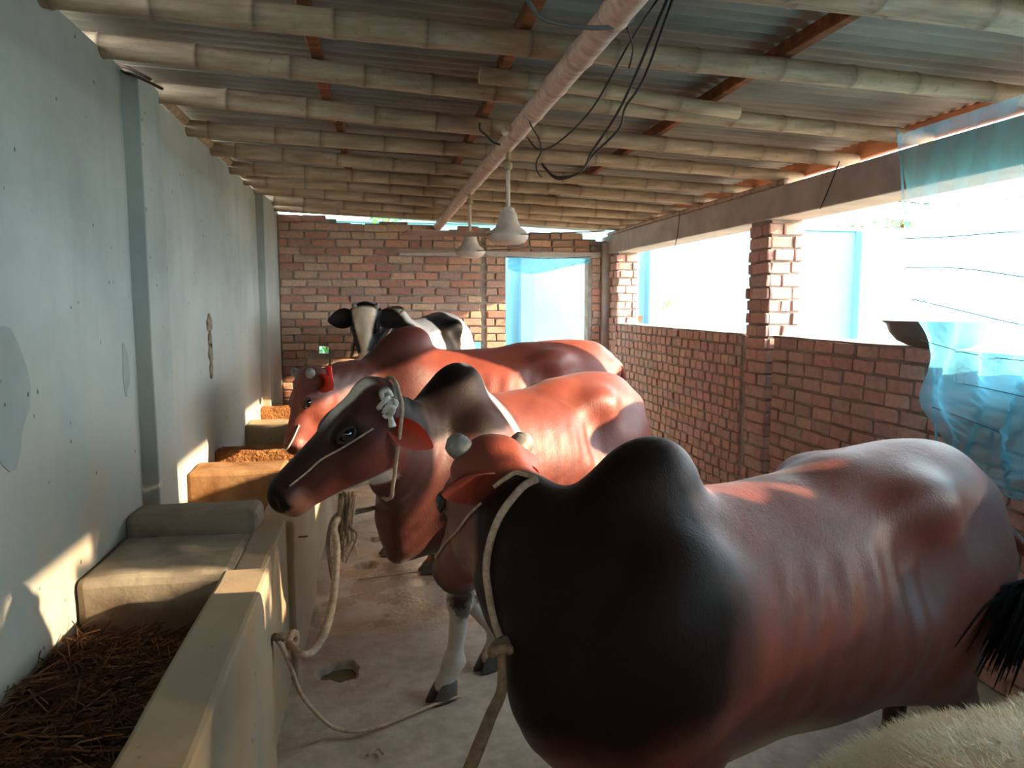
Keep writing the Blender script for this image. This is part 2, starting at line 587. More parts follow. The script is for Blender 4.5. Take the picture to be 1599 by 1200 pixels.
bwall = struct(link('wall_back', mesh('wall_back', V, Fc), M['mortar']))
lay_bricks(bwall, M['brick_back'], (XL, YB + PROUD, 0), (1, 0, 0), (0, -1, 0), 32, 0.083, 0.25, PROUD, u0=0, u1=CR - 0.02 - XL, top=lambda u: topback(u + XL), limit=225, seed=3,
           holes=[(h[0] - XL, h[1] - XL, h[2], h[3]) for h in bholes])
lay_bricks(bwall, M['brick_back'], (XL, YB + PROUD - 0.01, 0), (1, 0, 0), (0, -1, 0), 26, 0.083, 0.25, PROUD, u0=CR + 0.02 - XL, u1=D0 - XL, limit=40, seed=4, depth=0.12)
lay_bricks(bwall, M['brick_back'], (XL, YB + PROUD - 0.005, DT), (1, 0, 0), (0, -1, 0), 4, 0.083, 0.25, PROUD, u0=CR + 0.02 - XL, u1=D1 - XL, limit=18, seed=5, depth=0.12, top=lambda u: topback(u + XL) - DT)
lay_bricks(bwall, M['brick_back'], (XL, YB + PROUD, 0), (1, 0, 0), (0, -1, 0), 27, 0.083, 0.20, PROUD, u0=D1 + 0.015 - XL, u1=2.5 - XL, limit=17, seed=6, depth=0.12)
slab('lintel', (CR - 0.9, YB - 0.035, DT - 0.03), (D1 + 0.1, YB + 0.16, DT + 0.03), M['beam'], bwall, bevel=0.006, cuts=0.3, rough=0.006)
slab('corner_column', (2.47, YB - 0.06, 0), (XR + 0.06, YB + 0.15, 2.33), M['beam'], bwall, bevel=0.006, cuts=0.4, rough=0.004)
slab('door_jamb', (D1 - 0.02, YB - 0.01, 0), (D1 + 0.02, YB + 0.15, DT), M['mortar'], bwall, bevel=0.004)

# ---- end wall behind the photographer
fw = struct(link('wall_front', mesh('wall_front', *join_arrays([boxarr((XL - 0.14, YF - 0.12, 0), (XR + 0.3, YF, 2.5))])), M['mortar']))
# ---- right wall: low brick wall in two runs, concrete beam above
ZW = 1.44
rwall = struct(link('wall_right', mesh('wall_right', *join_arrays([
    boxarr((XR + PROUD, 4.86, 0), (XR + 0.24, YB, ZW - 0.012)),
    boxarr((XR + 0.02 + PROUD, YF, 0), (XR + 0.26, 4.50, ZW - 0.012))])), M['mortar']))
lay_bricks(rwall, M['brick_right'], (XR + PROUD, 4.88, 0), (0, 1, 0), (-1, 0, 0), 18, 0.08, 0.125, PROUD, u0=0, u1=YB - 4.88, limit=165, seed=11, jitter=0.006)
lay_bricks(rwall, M['brick_right'], (XR + 0.02 + PROUD, 4.49, 0), (0, -1, 0), (-1, 0, 0), 18, 0.08, 0.19, PROUD, u0=0, u1=4.49 - YF, limit=130, seed=12, jitter=0.006)

slab('coping', (XR + 0.0, 4.87, ZW - 0.015), (XR + 0.25, YB, ZW + 0.002), M['mortar'], rwall, bevel=0.004, cuts=0.15, rough=0.004)
slab('coping', (XR + 0.02, YF, ZW - 0.015), (XR + 0.27, 4.49, ZW + 0.002), M['mortar'], rwall, bevel=0.004, cuts=0.15, rough=0.004)
beam = slab('concrete_beam', (XR - 0.02, YF, 2.20), (XR + 0.24, YB + 0.2, 2.40), M['beam'], None, bevel=0.008, cuts=0.4, rough=0.004)
tag(beam, 'long grey concrete beam across the top of the right-hand openings', 'beam')
M['wood'] = simple('dark_wood', srgb(96, 58, 38), srgb(146, 96, 66), 6, 0.8, 0.2, 0.4, (0.15, 4, 4))
M['wood2'] = simple('orange_wood', srgb(150, 96, 66), srgb(190, 130, 92), 6, 0.8, 0.2, 0.3, (4, 0.3, 4))

# ---- brick pillars
def pillar(label, y0, y1, z1, lim):
    w = 0.25
    t = thing('brick_pillar', label, 'pillar', (XR + w / 2, 0.5 * (y0 + y1), 0))
    L = np.array(t.location)
    slab('mortar_core', np.array((XR + PROUD, y0 + PROUD, 0)) - L, np.array((XR + w - PROUD, y1 - PROUD, z1)) - L, M['mortar'], t)
    n = int(z1 / 0.084)
    lay_bricks(t, M['brick_right'], (XR + PROUD, y0, 0), (0, 1, 0), (-1, 0, 0), n, 0.084, 0.25, PROUD, u0=0.0, u1=y1 - y0, limit=lim, seed=21, jitter=0.012)
    lay_bricks(t, M['brick_right'], (XR + 0.005, y0 + PROUD, 0), (1, 0, 0), (0, -1, 0), n, 0.084, 0.16, PROUD, u0=0.0, u1=w - 0.005, limit=lim, seed=22, jitter=0.010)
    return t
pillar('brick pillar standing between the two openings of the right wall', 4.53, 4.83, 2.20, 60)
pillar('sunlit brick pillar in the far right corner beside the doorway', YB - 0.32, YB - 0.05, 2.20, 20)
# ------------------------------------------------------------------ roof: sheets, battens, bamboo
def mat_sheet():
    t = NT('old_corrugated_sheet')
    co = t.coords('World', (0.5, 1.6, 1))
    n = t.noise(co, 3.0, 6, 0.65)
    c = t.ramp(n, [(0.3, srgb(116, 110, 102)), (0.55, srgb(142, 137, 128)), (0.75, srgb(162, 157, 147))])
    c = t.mix(t.math('MULTIPLY', t.mask(t.noise(t.coords('World', (0.6, 5, 1)), 2.2, 4), 0.55, 0.75), 0.55), c, srgb(104, 88, 76))
    t.color(c)
    t.rough(0.75, 0.3)
    t.bump(t.noise(t.coords('World'), 40, 3), 0.15, 0.006)
    return t.m
M['sheet'] = mat_sheet()
roof = struct(link('ceiling', None))
roof.empty_display_size = 0.1
def sheet(y0, w, lift, tilt):
    pitch, amp = 0.076, 0.012
    xs = np.array([XL - 0.18, XL + 0.4, 0.3, 1.0, 1.8, XR + 0.12, XR + 0.24])
    ys = np.arange(y0, y0 + w + 1e-6, pitch / 8)
    lo, hi = [], []
    for x in xs:
        z = zsheet(x) + lift + tilt * (x - 0.8)
        w_ = amp * np.cos(2 * math.pi * ys / pitch)
        lo.append(np.stack([np.full_like(ys, x), ys, z + w_], -1))
        hi.append(np.stack([np.full_like(ys, x), ys, z + w_ + 0.004], -1))
    A, B = np.array(lo), np.array(hi)
    nx, ny = A.shape[:2]
    V = np.vstack([A.reshape(-1, 3), B.reshape(-1, 3)])
    I = np.arange(nx * ny).reshape(nx, ny)
    Fl = np.stack([I[:-1, :-1], I[:-1, 1:], I[1:, 1:], I[1:, :-1]], -1).reshape(-1, 4)
    Fh = np.stack([I[:-1, :-1], I[1:, :-1], I[1:, 1:], I[:-1, 1:]], -1).reshape(-1, 4) + nx * ny
    rim = np.concatenate([I[0, :], I[1:, -1], I[-1, -2::-1], I[-2:0:-1, 0]])
    Fr = [(rim[i], rim[(i + 1) % len(rim)], rim[(i + 1) % len(rim)] + nx * ny, rim[i] + nx * ny) for i in range(len(rim))]
    link('roof_sheet', mesh('roof_sheet', V, list(Fl) + list(Fh) + Fr, True), M['sheet'], roof)
YR = YF                                                  # the roof goes on over the photographer
y = YR
k = 0
while y < YB + 0.35:
    sheet(y, 0.836, 0.003 if k % 2 else -0.003, 0.0015 * math.sin(k * 2.1))
    y += 0.76
    k += 1

# bamboo: a culm with node rings, slightly bent
def mat_bamboo(name, a, b, c3):
    t = NT(name)
    n = t.noise(t.coords('World', (0.8, 6, 6)), 4.0, 6, 0.65)
    c = t.ramp(n, [(0.28, a), (0.5, b), (0.72, c3)])
    at_ = t.new('Attribute', attribute_name='node_ring')
    c = t.mix(t.math('MULTIPLY', at_.outputs['Fac'], 0.6), c, srgb(78, 62, 48))
    sp_ = t.mask(t.noise(t.coords('World'), 34, 3), 0.62, 0.72)
    c = t.mix(t.math('MULTIPLY', sp_, 0.35), c, srgb(92, 74, 58))
    t.color(c)
    t.rough(0.62, 0.35)
    t.bump(t.noise(t.coords('World', (1, 12, 12)), 9, 4), 0.2, 0.006)
    return t.m
M['bamboo'] = mat_bamboo('dusty_bamboo', srgb(126, 106, 86), srgb(168, 146, 120), srgb(196, 176, 150))
M['bamboo_p'] = mat_bamboo('pinkish_bamboo', srgb(160, 128, 110), srgb(196, 166, 148), srgb(216, 190, 172))
def bamboo(name, a, b, r0, r1, mat, seed, sag=0.02, seg=14, spacing=0.30):
    rr = random.Random(seed)
    a, b = np.array(a, float), np.array(b, float)
    L = np.linalg.norm(b - a)
    d = (b - a) / L
    side = np.cross(d, (0, 0, 1)); side /= np.linalg.norm(side)
    ts, rs, nd = [], [], []
    s = rr.uniform(0.05, 0.25)
    nodes = []
    while s < L:
        nodes.append(s); s += spacing * rr.uniform(0.8, 1.2)
    marks = [(0.0, 1.0, 0)]
    for q in nodes:
        for off, k, m in ((-0.05, 0.985, 0), (-0.012, 1.01, 0), (-0.005, 1.075, 0.3), (0.004, 1.06, 1), (0.012, 1.0, 0.5), (0.04, 0.975, 0)):
            if 0 < q + off < L:
                marks.append((q + off, k, m))
    marks.append((L, 1.0, 0))
    marks.sort()
    p1, p2 = rr.uniform(0, 6), rr.uniform(0, 6)
    P, Rr, N = [], [], []
    for q, k, m in marks:
        u = q / L
        off = side * sag * math.sin(u * 4.2 + p1) + np.array((0, 0, 1)) * sag * 0.5 * math.sin(u * 5 + p2)
        P.append(a + d * q + off * 0.7)
        Rr.append((r0 + (r1 - r0) * u) * k)
        N.append(m)
    V, Fc = tube_arrays(P, Rr, seg)
    me = mesh(name, V, Fc, True)
    at_ = me.attributes.new('node_ring', 'FLOAT', 'POINT')
    at_.data.foreach_set('value', np.repeat(np.array(N, np.float32), seg))
    return link(name, me, mat)

ORD = ['nearest the back wall', 'second from the back wall', 'third from the back wall', 'fourth from the back wall', 'fifth from the back wall', 'sixth from the back wall',
       'seventh from the back wall', 'eighth from the back wall', 'ninth from the back wall', 'tenth from the back wall', 'eleventh from the back wall', 'twelfth from the back wall',
       'thirteenth from the back wall', 'fourteenth from the back wall', 'fifteenth from the back wall', 'sixteenth from the back wall', 'seventeenth from the back wall']
raft = [7.72, 7.2, 6.62, 6.10, 5.55, 4.98, 4.36, 3.74, 3.12, 2.59, 1.98, 1.36]
rskew = [0.0, 0.05, 0.05, 0.06, 0.08, 0.1, 0.12, 0.16, 0.2, 0.05, 0.05] + [0.0] * 8
for i, yy in enumerate(raft):
    r = 0.040 + 0.006 * ((i * 37) % 5) / 5
    o = bamboo('bamboo_rafter', (XL - 0.08, yy, zraft(XL - 0.08) - 0.002), (XR + 0.16, yy + rskew[i], zraft(XR + 0.16)), r + 0.004, r - 0.006, M['bamboo'], 100 + i)
    tag(o, 'jointed bamboo rafter spanning the whole roof, ' + ORD[i], 'rafter', 'long bamboo rafters under the roof')
# shorter lengths lashed beside the long ones
o = bamboo('bamboo_rafter', (0.42, 3.05, zraft(0.42) + 0.01), (1.60, 3.15, zraft(1.6) - 0.0), 0.034, 0.030, M['bamboo'], 151)
tag(o, 'short bamboo length ending free beside a long rafter right of the fan pole', 'rafter')
o = bamboo('bamboo_rafter', (0.55, 1.86, zraft(0.55) - 0.03), (XR + 0.16, 1.95, zraft(XR) - 0.06), 0.046, 0.046, M['bamboo'], 152)
tag(o, 'thick bamboo doubling a long rafter at the top right of the roof', 'rafter')
# bamboo along the room
o = bamboo('bamboo_girder', (0.655, YR - .2, 2.458), (0.655, YB + 0.1, 2.458), 0.046, 0.042, M['bamboo_p'], 160, 0.018, spacing=0.34)
tag(o, 'long pinkish bamboo pole along the middle of the roof carrying the fans', 'pole')
o = bamboo('bamboo_girder', (XL + 0.0, 3.9, 2.635), (XL + 0.0, 6.9, 2.635), 0.030, 0.028, M['bamboo'], 161, 0.01)
tag(o, 'thin bamboo lying along the top of the plastered left wall', 'pole')
o = bamboo('bamboo_girder', (XR + 0.03, 4.4, 2.425), (XR + 0.03, YB + 0.1, 2.425), 0.026, 0.026, M['bamboo_p'], 162, 0.01)
tag(o, 'brown bamboo lying along the top of the concrete beam', 'pole')

def batten(x, y0, y1, lab, mat, w=0.045, h=0.05):
    z = zraft(x) + 0.042
    me = box_mesh('wood_batten', (x - w / 2, y0, z), (x + w / 2, y1, z + h), 0.004, 1, cuts=0.35, rough=0.005, seed=x)
    return tag(link('wood_batten', me, mat), lab, 'batten', 'wooden battens between bamboo and roof sheets')
batten(-0.22, YR - .1, 4.2, 'dark wooden batten under the roof sheets above the trough side, nearer length', M['wood'])
batten(-0.19, 4.25, YB, 'dark wooden batten under the roof sheets above the trough side, far length', M['wood'])
batten(0.52, YR - .1, 3.1, 'wooden batten under the roof sheets beside the middle bamboo pole, nearer length', M['wood'])
batten(0.55, 3.15, YB, 'wooden batten under the roof sheets beside the middle bamboo pole, far length', M['wood'])
batten(1.50, YR - .1, YB, 'wooden batten under the roof sheets between the fans and the sunny openings', M['wood'])
o = tag(link('fascia_board', box_mesh('fascia_board', (XR + 0.172, YR - .1, 2.468), (XR + 0.205, YB + .1, 2.568), 0.004, 1, cuts=0.35, rough=0.004), M['wood2']), 'pale orange wooden board under the sheet ends along the sunny eave', 'board')

# ------------------------------------------------------------------ feed trough
tr = thing('feed_trough', 'long plastered concrete feed trough along the left wall with cross walls', 'trough', (-0.6, 3.2, 0))
TO = np.array((-0.6, 3.2, 0))
def tp(name, lo, hi, mat=None, bevel=0.014, rough=0.004, cuts=0.12, seed=0):
    return link(name, box_mesh(name, np.array(lo) - TO, np.array(hi) - TO, bevel, 2, cuts, rough, seed), mat or M['trough'], tr)
tp('front_wall', (-0.515, -1.2, -0.02), (-0.365, 2.47, 0.785), seed=1)
tp('front_wall', (-0.515, 2.472, -0.02), (-0.405, 3.22, 0.735), seed=2)
tp('front_wall', (-0.53, 3.222, -0.02), (-0.375, 4.25, 0.715), seed=3)
tp('front_wall', (-0.53, 4.252, -0.02), (-0.39, 6.0, 0.70), seed=4)
tp('front_wall', (-0.53, 6.002, -0.02), (-0.39, YB - 0.05, 0.69), seed=5)
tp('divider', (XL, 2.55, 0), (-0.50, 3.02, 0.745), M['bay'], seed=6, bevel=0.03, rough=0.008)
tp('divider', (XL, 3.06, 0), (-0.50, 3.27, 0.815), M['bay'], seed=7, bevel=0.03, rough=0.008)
tp('divider', (XL, 4.02, 0), (-0.51, 4.30, 0.77), M['stained'], seed=8, bevel=0.02, rough=0.008)
M['rubble'] = simple('rough_broken_brick', srgb(112, 72, 44), srgb(176, 124, 78), 14, 0.95, 0.1, 1.0, bd=0.02)
tp('divider', (XL, 4.70, 0), (-0.51, 4.95, 0.745), M['rubble'], seed=9, bevel=0.01, rough=0.016, cuts=0.03)
tp('divider', (XL, 5.74, 0), (-0.51, 6.02, 0.745), M['trough'], seed=10, bevel=0.02, rough=0.008)
tp('divider', (XL, 6.5, 0), (-0.51, 6.75, 0.76), M['rubble'], seed=11, bevel=0.01, rough=0.012, cuts=0.05)
tp('trough_bed', (XL, -1.2, 0), (-0.50, YB - 0.05, 0.46), M['stained'], bevel=0, seed=12)
tp('iron_ring', (-0.372, 3.35, 0.60), (-0.33, 3.36, 0.606), M['wood'], bevel=0.001, rough=0, cuts=0)

# straw heaped in the nearest bay
def mat_straw():
    t = NT('wet_straw')
    g = t.new('NewGeometry')
    t.color(t.ramp(g.outputs['Random Per Island'], [(0.0, srgb(46, 28, 19)), (0.5, srgb(84, 54, 36)), (1.0, srgb(140, 100, 68))]))
    t.rough(0.75, 0.25)
    return t.m
M['straw'] = mat_straw()
def straw_heap(name, x0, x1, y0, y1, zf, n, seed, l0=0.10, l1=0.32):
    rr = random.Random(seed)
    parts = []
    for i in range(n):
        x, y = rr.uniform(x0, x1), rr.uniform(y0, y1)
        a, L = rr.uniform(0, math.pi), rr.uniform(l0, l1)
        z = zf(x, y) + rr.uniform(-0.02, 0.03)
        tilt = rr.gauss(0, 0.18)
        bend = rr.uniform(-0.3, 0.3)
        P = []
        for s in (-0.5, -0.15, 0.2, 0.5):
            aa = a + bend * s
            P.append((min(max(x + L * s * math.cos(aa), x0), x1), y + L * s * math.sin(aa), z + tilt * L * s - 0.10 * L * (2 * s) ** 2 * rr.random()))
        parts.append(tube_arrays(P, rr.uniform(0.0013, 0.0026), 3))
    V, Fc = join_arrays(parts)
    return link(name, mesh(name, V, Fc), M['straw'])
zs = lambda x, y: 0.53 + 0.03 * math.sin(5 * y + 3 * x) + 0.05 * max(0, (y - 1.6)) * 0.5 + 0.03 * (-0.5 - x)
o = straw_heap('straw', XL + 0.01, -0.525, 0.7, 2.53, zs, 4200, 5)
o['kind'] = 'stuff'; tag(o, 'dark heap of wet rice straw in the nearest bay of the feed trough', 'straw')
xs, ys = np.linspace(XL, -0.51, 14), np.linspace(0.4, 2.56, 40)
Vg = [(x, y, zs(x, y) - 0.015 + 0.012 * math.sin(31 * x + 17 * y)) for x in xs for y in ys]
Fg = [(i * 40 + j, (i + 1) * 40 + j, (i + 1) * 40 + j + 1, i * 40 + j + 1) for i in range(13) for j in range(39)]
link('straw_bed', mesh('straw_bed', Vg, Fg, True), simple('matted_straw', srgb(50, 32, 22), srgb(104, 70, 46), 18, 0.9, 0.1, 0.8, bd=0.02), o)

# ------------------------------------------------------------------ ceiling fans
M['enamel'] = simple('dusty_cream_enamel', srgb(196, 178, 158), srgb(226, 212, 196), 5, 0.45, 0.4, 0.05)
M['enamel_d'] = simple('dusty_fan_blade', srgb(120, 100, 86), srgb(168, 146, 128), 5, 0.6, 0.3, 0.05)
M['brass'] = simple('dull_brass', srgb(120, 104, 72), srgb(168, 150, 110), 12, 0.45, 0.5, 0.1)
M['black'] = simple('black_cable', srgb(30, 28, 28), srgb(52, 48, 46), 10, 0.6, 0.3, 0.05)
def fan(label, x, y, ztop, zbot, rad, blade, a0, blades=3):
    t = thing('ceiling_fan', label, 'fan', (x, y, zbot), 0, 'ceiling fans')
    h = ztop - zbot
    lathe('hook', [(0.010, h - 0.02), (0.014, h - 0.01), (0.012, h + 0.06)], M['brass'], t, 10)
    lathe('hanger', [(0.012, h - 0.07), (0.022, h - 0.06), (0.022, h - 0.035), (0.012, h - 0.025)], M['brass'], t, 12)
    lathe('down_rod', [(0.0105, 0.17), (0.0105, h - 0.03)], M['enamel'], t, 12)
    lathe('canopy', [(0.018, 0.19), (0.030, 0.187), (0.036, 0.165), (0.036, 0.155)], M['enamel'], t, 24)
    lathe('motor_housing', [(0.030, 0.000), (rad * 0.62, 0.004), (rad * 0.86, 0.014), (rad, 0.036), (rad, 0.050), (rad * 0.95, 0.056), (rad * 0.9, 0.066), (rad * 0.62, 0.088), (rad * 0.50, 0.12), (rad * 0.42, 0.16), (rad * 0.30, 0.168)], M['enamel'], t, 36)
    for i in range(blades):
        a = a0 + i * 2 * math.pi / blades
        ca, sa = math.cos(a), math.sin(a)
        V, n = [], 8
        for j in range(n + 1):
            s = j / n
            r = rad * 0.9 + s * (blade - rad * 0.9)
            w = 0.03 + 0.028 * min(1, s * 5)
            for e, zz in ((-1, 0.0), (1, 0.0), (1, 0.003), (-1, 0.003)):
                V.append((r * ca - e * w * sa, r * sa + e * w * ca, 0.046 + zz + e * w * 0.12 - 0.01 * s))
        Fc = []
        for j in range(n):
            b = j * 4
            for k2 in range(4):
                Fc.append((b + k2, b + (k2 + 1) % 4, b + 4 + (k2 + 1) % 4, b + 4 + k2))
        Fc += [(0, 3, 2, 1), (n * 4, n * 4 + 1, n * 4 + 2, n * 4 + 3)]
        link('blade', mesh('blade', V, Fc), M['enamel_d'], t)
    return t
fan('cream ceiling fan on a long white rod, the nearer of the two fans', 0.67, 3.80, 2.40, 1.955, 0.105, 0.56, math.radians(75))
fan('cream ceiling fan nearer the back wall with a brown blade over the bricks', 0.655, 5.27, 2.42, 1.975, 0.105, 0.58, math.radians(185))

# ------------------------------------------------------------------ loose wires
def wire(label, pts, y0, y1, r, mat=None, name='wire'):
    n = len(pts)
    P = [at(px, py, Y=y0 + (y1 - y0) * (1 - (1 - i / (n - 1)) ** 1.5)) for i, (px, py) in enumerate(pts)]
    o = tube(name, P, r, mat or M['black'], None, 6, 6)
    return tag(o, label, 'wire')
wire('thin black wire hanging in a small loop, leftmost strand of the tangle', [(1026, 0), (983, 67), (925, 169), (871, 223), (841, 233), (824, 216)], 2.05, 3.2, 0.0035)
wire('black wire hanging to the lowest loop of the tangle by the fan', [(1044, -6), (972, 162), (925, 236), (908, 267), (871, 280), (848, 260)], 2.02, 3.2, 0.0045)
wire('black wire hanging in a bulging curve, rightmost strand of the tangle', [(1052, -6), (1006, 121), (976, 169), (966, 202), (925, 243), (905, 270), (868, 276), (846, 256)], 2.02, 3.25, 0.0045)
wire('short black wire dropping from the middle pole into the tangle', [(838, 165), (827, 189), (841, 216), (845, 236), (838, 253), (839, 268), (846, 277)], 3.1, 3.3, 0.0032)
wire('thick grey cable looped under the middle pole at the roof top', [(824, 0), (844, 27), (888, 40), (949, 43), (986, 30), (996, -6)], 1.98, 2.08, 0.007, simple('grey_cable', srgb(70, 68, 66), srgb(96, 92, 88), 10, 0.6, 0.3, 0.05))
wire('thin black wire tail hanging beside the right of the middle pole', [(978, 40), (988, 71), (986, 92), (982, 106)], 2.2, 2.4, 0.0032)
wire('short black wire end sticking up left of the middle pole', [(749, 192), (750, 203), (760, 212), (770, 222), (781, 226)], 3.45, 3.5, 0.005)
ot = tag(lathe('conduit_end', [(0.012, -0.02), (0.017, -0.018), (0.017, 0.02), (0.010, 0.022)], M['enamel'], None, 14), 'small round white pipe end under the roof left of the middle pole', 'pipe')
ot.location = at(790, 204, Y=3.45); ot.rotation_euler = (1.3, 0, 0.2)
# bent iron bars out of the pilaster head
for lab, pts in (('rusty iron rod jutting furthest from the top of the near pilaster', [(172, 103), (190, 112), (215, 120), (254, 139)]), ('shorter rusty iron rod beside the other one at the near pilaster head', [(180, 101), (200, 106), (218, 115), (235, 124)])):
    P = [at(px, py, Y=3.36 - 0.04 * i) for i, (px, py) in enumerate(pts)]
    tag(tube('iron_rod', P, 0.006, simple('rusty_iron', srgb(60, 42, 34), srgb(96, 68, 54), 20, 0.8, 0.3, 0.2), None, 6, 4), lab, 'rod')
# tie strings on the beam
for lab, pts in (('black string hanging over the beam between the two openings', [(1311, 252), (1300, 280), (1290, 305), (1281, 326)]), ('black string hanging over the far part of the beam', [(1062, 330), (1060, 350), (1057, 372), (1054, 384)])):
    P = [at(px, py, X=XR - 0.035) for px, py in pts]
    tag(tube('string', P, 0.0035, M['black'], None, 5, 4), lab, 'string')

# ------------------------------------------------------------------ steel basin on the low wall
M['steel'] = simple('dull_aluminium', srgb(120, 112, 108), srgb(158, 150, 146), 5, 0.42, 0.5, 0.05)
M['steel'].node_tree.nodes['Principled BSDF'].inputs['Metallic'].default_value = 0.75
bs = lathe('basin', [(0.09, 0.0), (0.14, 0.006), (0.19, 0.03), (0.225, 0.07), (0.24, 0.11), (0.262, 0.124), (0.262, 0.128), (0.236, 0.118), (0.22, 0.072), (0.185, 0.036), (0.13, 0.012), (0.05, 0.010)], M['steel'], None, 40, loc=(0, 0, 0))
bs.location = (XR + 0.13, 3.14, ZW + 0.003)
tag(bs, 'wide metal basin standing on the low brick wall behind the blue net', 'basin')

# ------------------------------------------------------------------ blue nets
def mat_net(name, a, d0, d1, gather=False):
    t = NT(name)
    t.color(a)
    t.rough(0.6, 0.2)
    lw_ = t.new('LayerWeight')
    lw_.inputs['Blend'].default_value = 0.5
    n = t.noise(t.coords('World', (1, 1, 1)), 4.0, 4, 0.6)
    f = t.math('ADD', t.math('MULTIPLY', lw_.outputs['Facing'], d1 - d0), d0)
    f = t.math('ADD', f, t.math('MULTIPLY', t.math('SUBTRACT', n, 0.5), 0.25))
    if gather:                                                     # the mesh bunches up towards its lower edge
        s_ = t.new('SeparateXYZ'); g_ = t.new('NewGeometry'); t.link(g_.outputs['Position'], s_.inputs[0])
        f = t.math('ADD', f, t.math('MULTIPLY', t.mask(s_.outputs['Z'], 1.62, 1.30), 0.26))
    tl = t.new('BsdfTranslucent')
    tl.inputs['Color'].default_value = a
    mx = t.new('MixShader'); mx.inputs[0].default_value = 0.5
    t.link(t.b.outputs[0], mx.inputs[1]); t.link(tl.outputs[0], mx.inputs[2])
    tr_ = t.new('BsdfTransparent')
    m2 = t.new('MixShader')
    t.link(f, m2.inputs[0]); t.link(tr_.outputs[0], m2.inputs[1]); t.link(mx.outputs[0], m2.inputs[2])
    t.link(m2.outputs[0], t.out.inputs['Surface'])
    return t.m
M['net'] = mat_net('blue_mesh_net', srgb(116, 206, 234), 0.17, 0.80, True)
nt = thing('blue_net', 'torn sky-blue mesh net hanging over the nearer right-hand opening', 'net', (2.42, 2.0, 1.6))
NO = np.array((2.42, 2.0, 1.6))
edge = [(1398, 200), (1412, 280), (1432, 380), (1441, 500), (1462, 580), (1472, 690), (1484, 724), (1530, 760), (1599, 782)]
EY = np.array([at(p[0], p[1], X=2.42)[[1, 2]] for p in edge])
ezs, eys = EY[:, 1], EY[:, 0]
rows, cols = 90, 110
def net_bottom(y):
    return 1.02 - 0.16 * min(1, max(0, (2.8 - y) / 0.45)) + 0.03 * math.sin(9 * y)
V = []
for j in range(cols + 1):
    v = j / cols
    for i in range(rows + 1):
        u = i / rows
        y = 2.86 - v * 3.6
        zb = net_bottom(y)
        z = 2.44 + (zb - 2.44) * u
        ye = np.interp(-z, -ezs, eys)
        y = ye - v * (ye + 0.75)
        q = min(1, v * 6)
        fold = 0.022 * math.sin(38 * y + 3.2 * z + 2 * math.sin(3 * z)) + 0.016 * math.sin(22 * y - 14 * z + 1.3) * u
        fold += 0.030 * math.sin(9 * (y + 1.5 * z)) * u + 0.012 * math.sin(60 * y + 20 * z) * u * q
        fold += (0.010 * math.sin(70 * (y + 0.55 * z)) + 0.008 * math.sin(95 * (y + 1.1 * z) + 2) + 0.006 * math.sin(130 * (y + 0.8 * z) + 4 * math.sin(5 * z))) * u * u * 1.6 * min(1, v * 10)
        fold += 0.012 * math.exp(-(v * 40) ** 2) * math.sin(14 * z)
        bulge = 0.02 + 0.07 * u * u
        V.append(np.array((2.44 - bulge + fold * (0.12 + 1.3 * u), y + 0.012 * math.sin(17 * z) * (1 - v), z)) - NO)
Fc = []
for j in range(cols):
    for i in range(rows):
        a = j * (rows + 1) + i
        Fc.append((a, a + 1, a + rows + 2, a + rows + 1))
link('mesh_sheet', mesh('mesh_sheet', V, Fc, True), M['net'], nt)
# gathered hem down the free edge and slack cords across the mesh
M['net_d'] = mat_net('gathered_net', srgb(90, 190, 226), 0.62, 0.97)
H = [np.array((2.41 - 0.02 * math.sin(7 * z), y, z)) - NO for y, z in zip(np.interp(np.linspace(0, 8, 30), range(9), eys), np.interp(np.linspace(0, 8, 30), range(9), ezs))]
tube('hem', H, 0.005, M['net'], nt, 8, 3)
M['cord'] = simple('net_cord', srgb(60, 90, 100), srgb(80, 116, 126), 10, 0.8, 0.2, 0.05)
for k2 in range(7):
    z0 = 2.12 - 0.155 * k2
    y0 = np.interp(-z0, -ezs, eys)
    P = [np.array((2.37 - 0.02 * math.sin(s * 7 + k2), y0 - s * 1.3, z0 - 0.16 * s + 0.05 * s * s - 0.02 * math.sin(s * 6 + k2 * 1.7))) - NO for s in np.linspace(0, 1.6, 8)]
    tube('cord', P, 0.0018, M['cord'], nt, 5, 4)
M['net_block'] = mat_net('sun_block_net', srgb(90, 190, 226), 0.93, 1.0)
# unseen layer added to block sun on the nearest bull, gap shapes wall patch
V = [np.array((2.46 + 0.02 * math.sin(30 * y + 5 * z) + 0.015 * math.sin(13 * y - 8 * z), y, z)) - NO for y in np.linspace(2.25, -0.8, 70) for z in np.linspace(2.17, 1.10, 16)]
Fc = [(j * 16 + i, j * 16 + i + 1, (j + 1) * 16 + i + 1, (j + 1) * 16 + i) for j in range(69) for i in range(15)
      if not (1.20 + .06 * math.sin(i * 1.3) < 2.25 - 3.05 * j / 69 < 1.78 + .08 * math.sin(i * 2.1) and i < 6 + (j % 3 == 0))]
link('sun_blocker', mesh('sun_blocker', V, Fc, True), M['net_block'], nt)
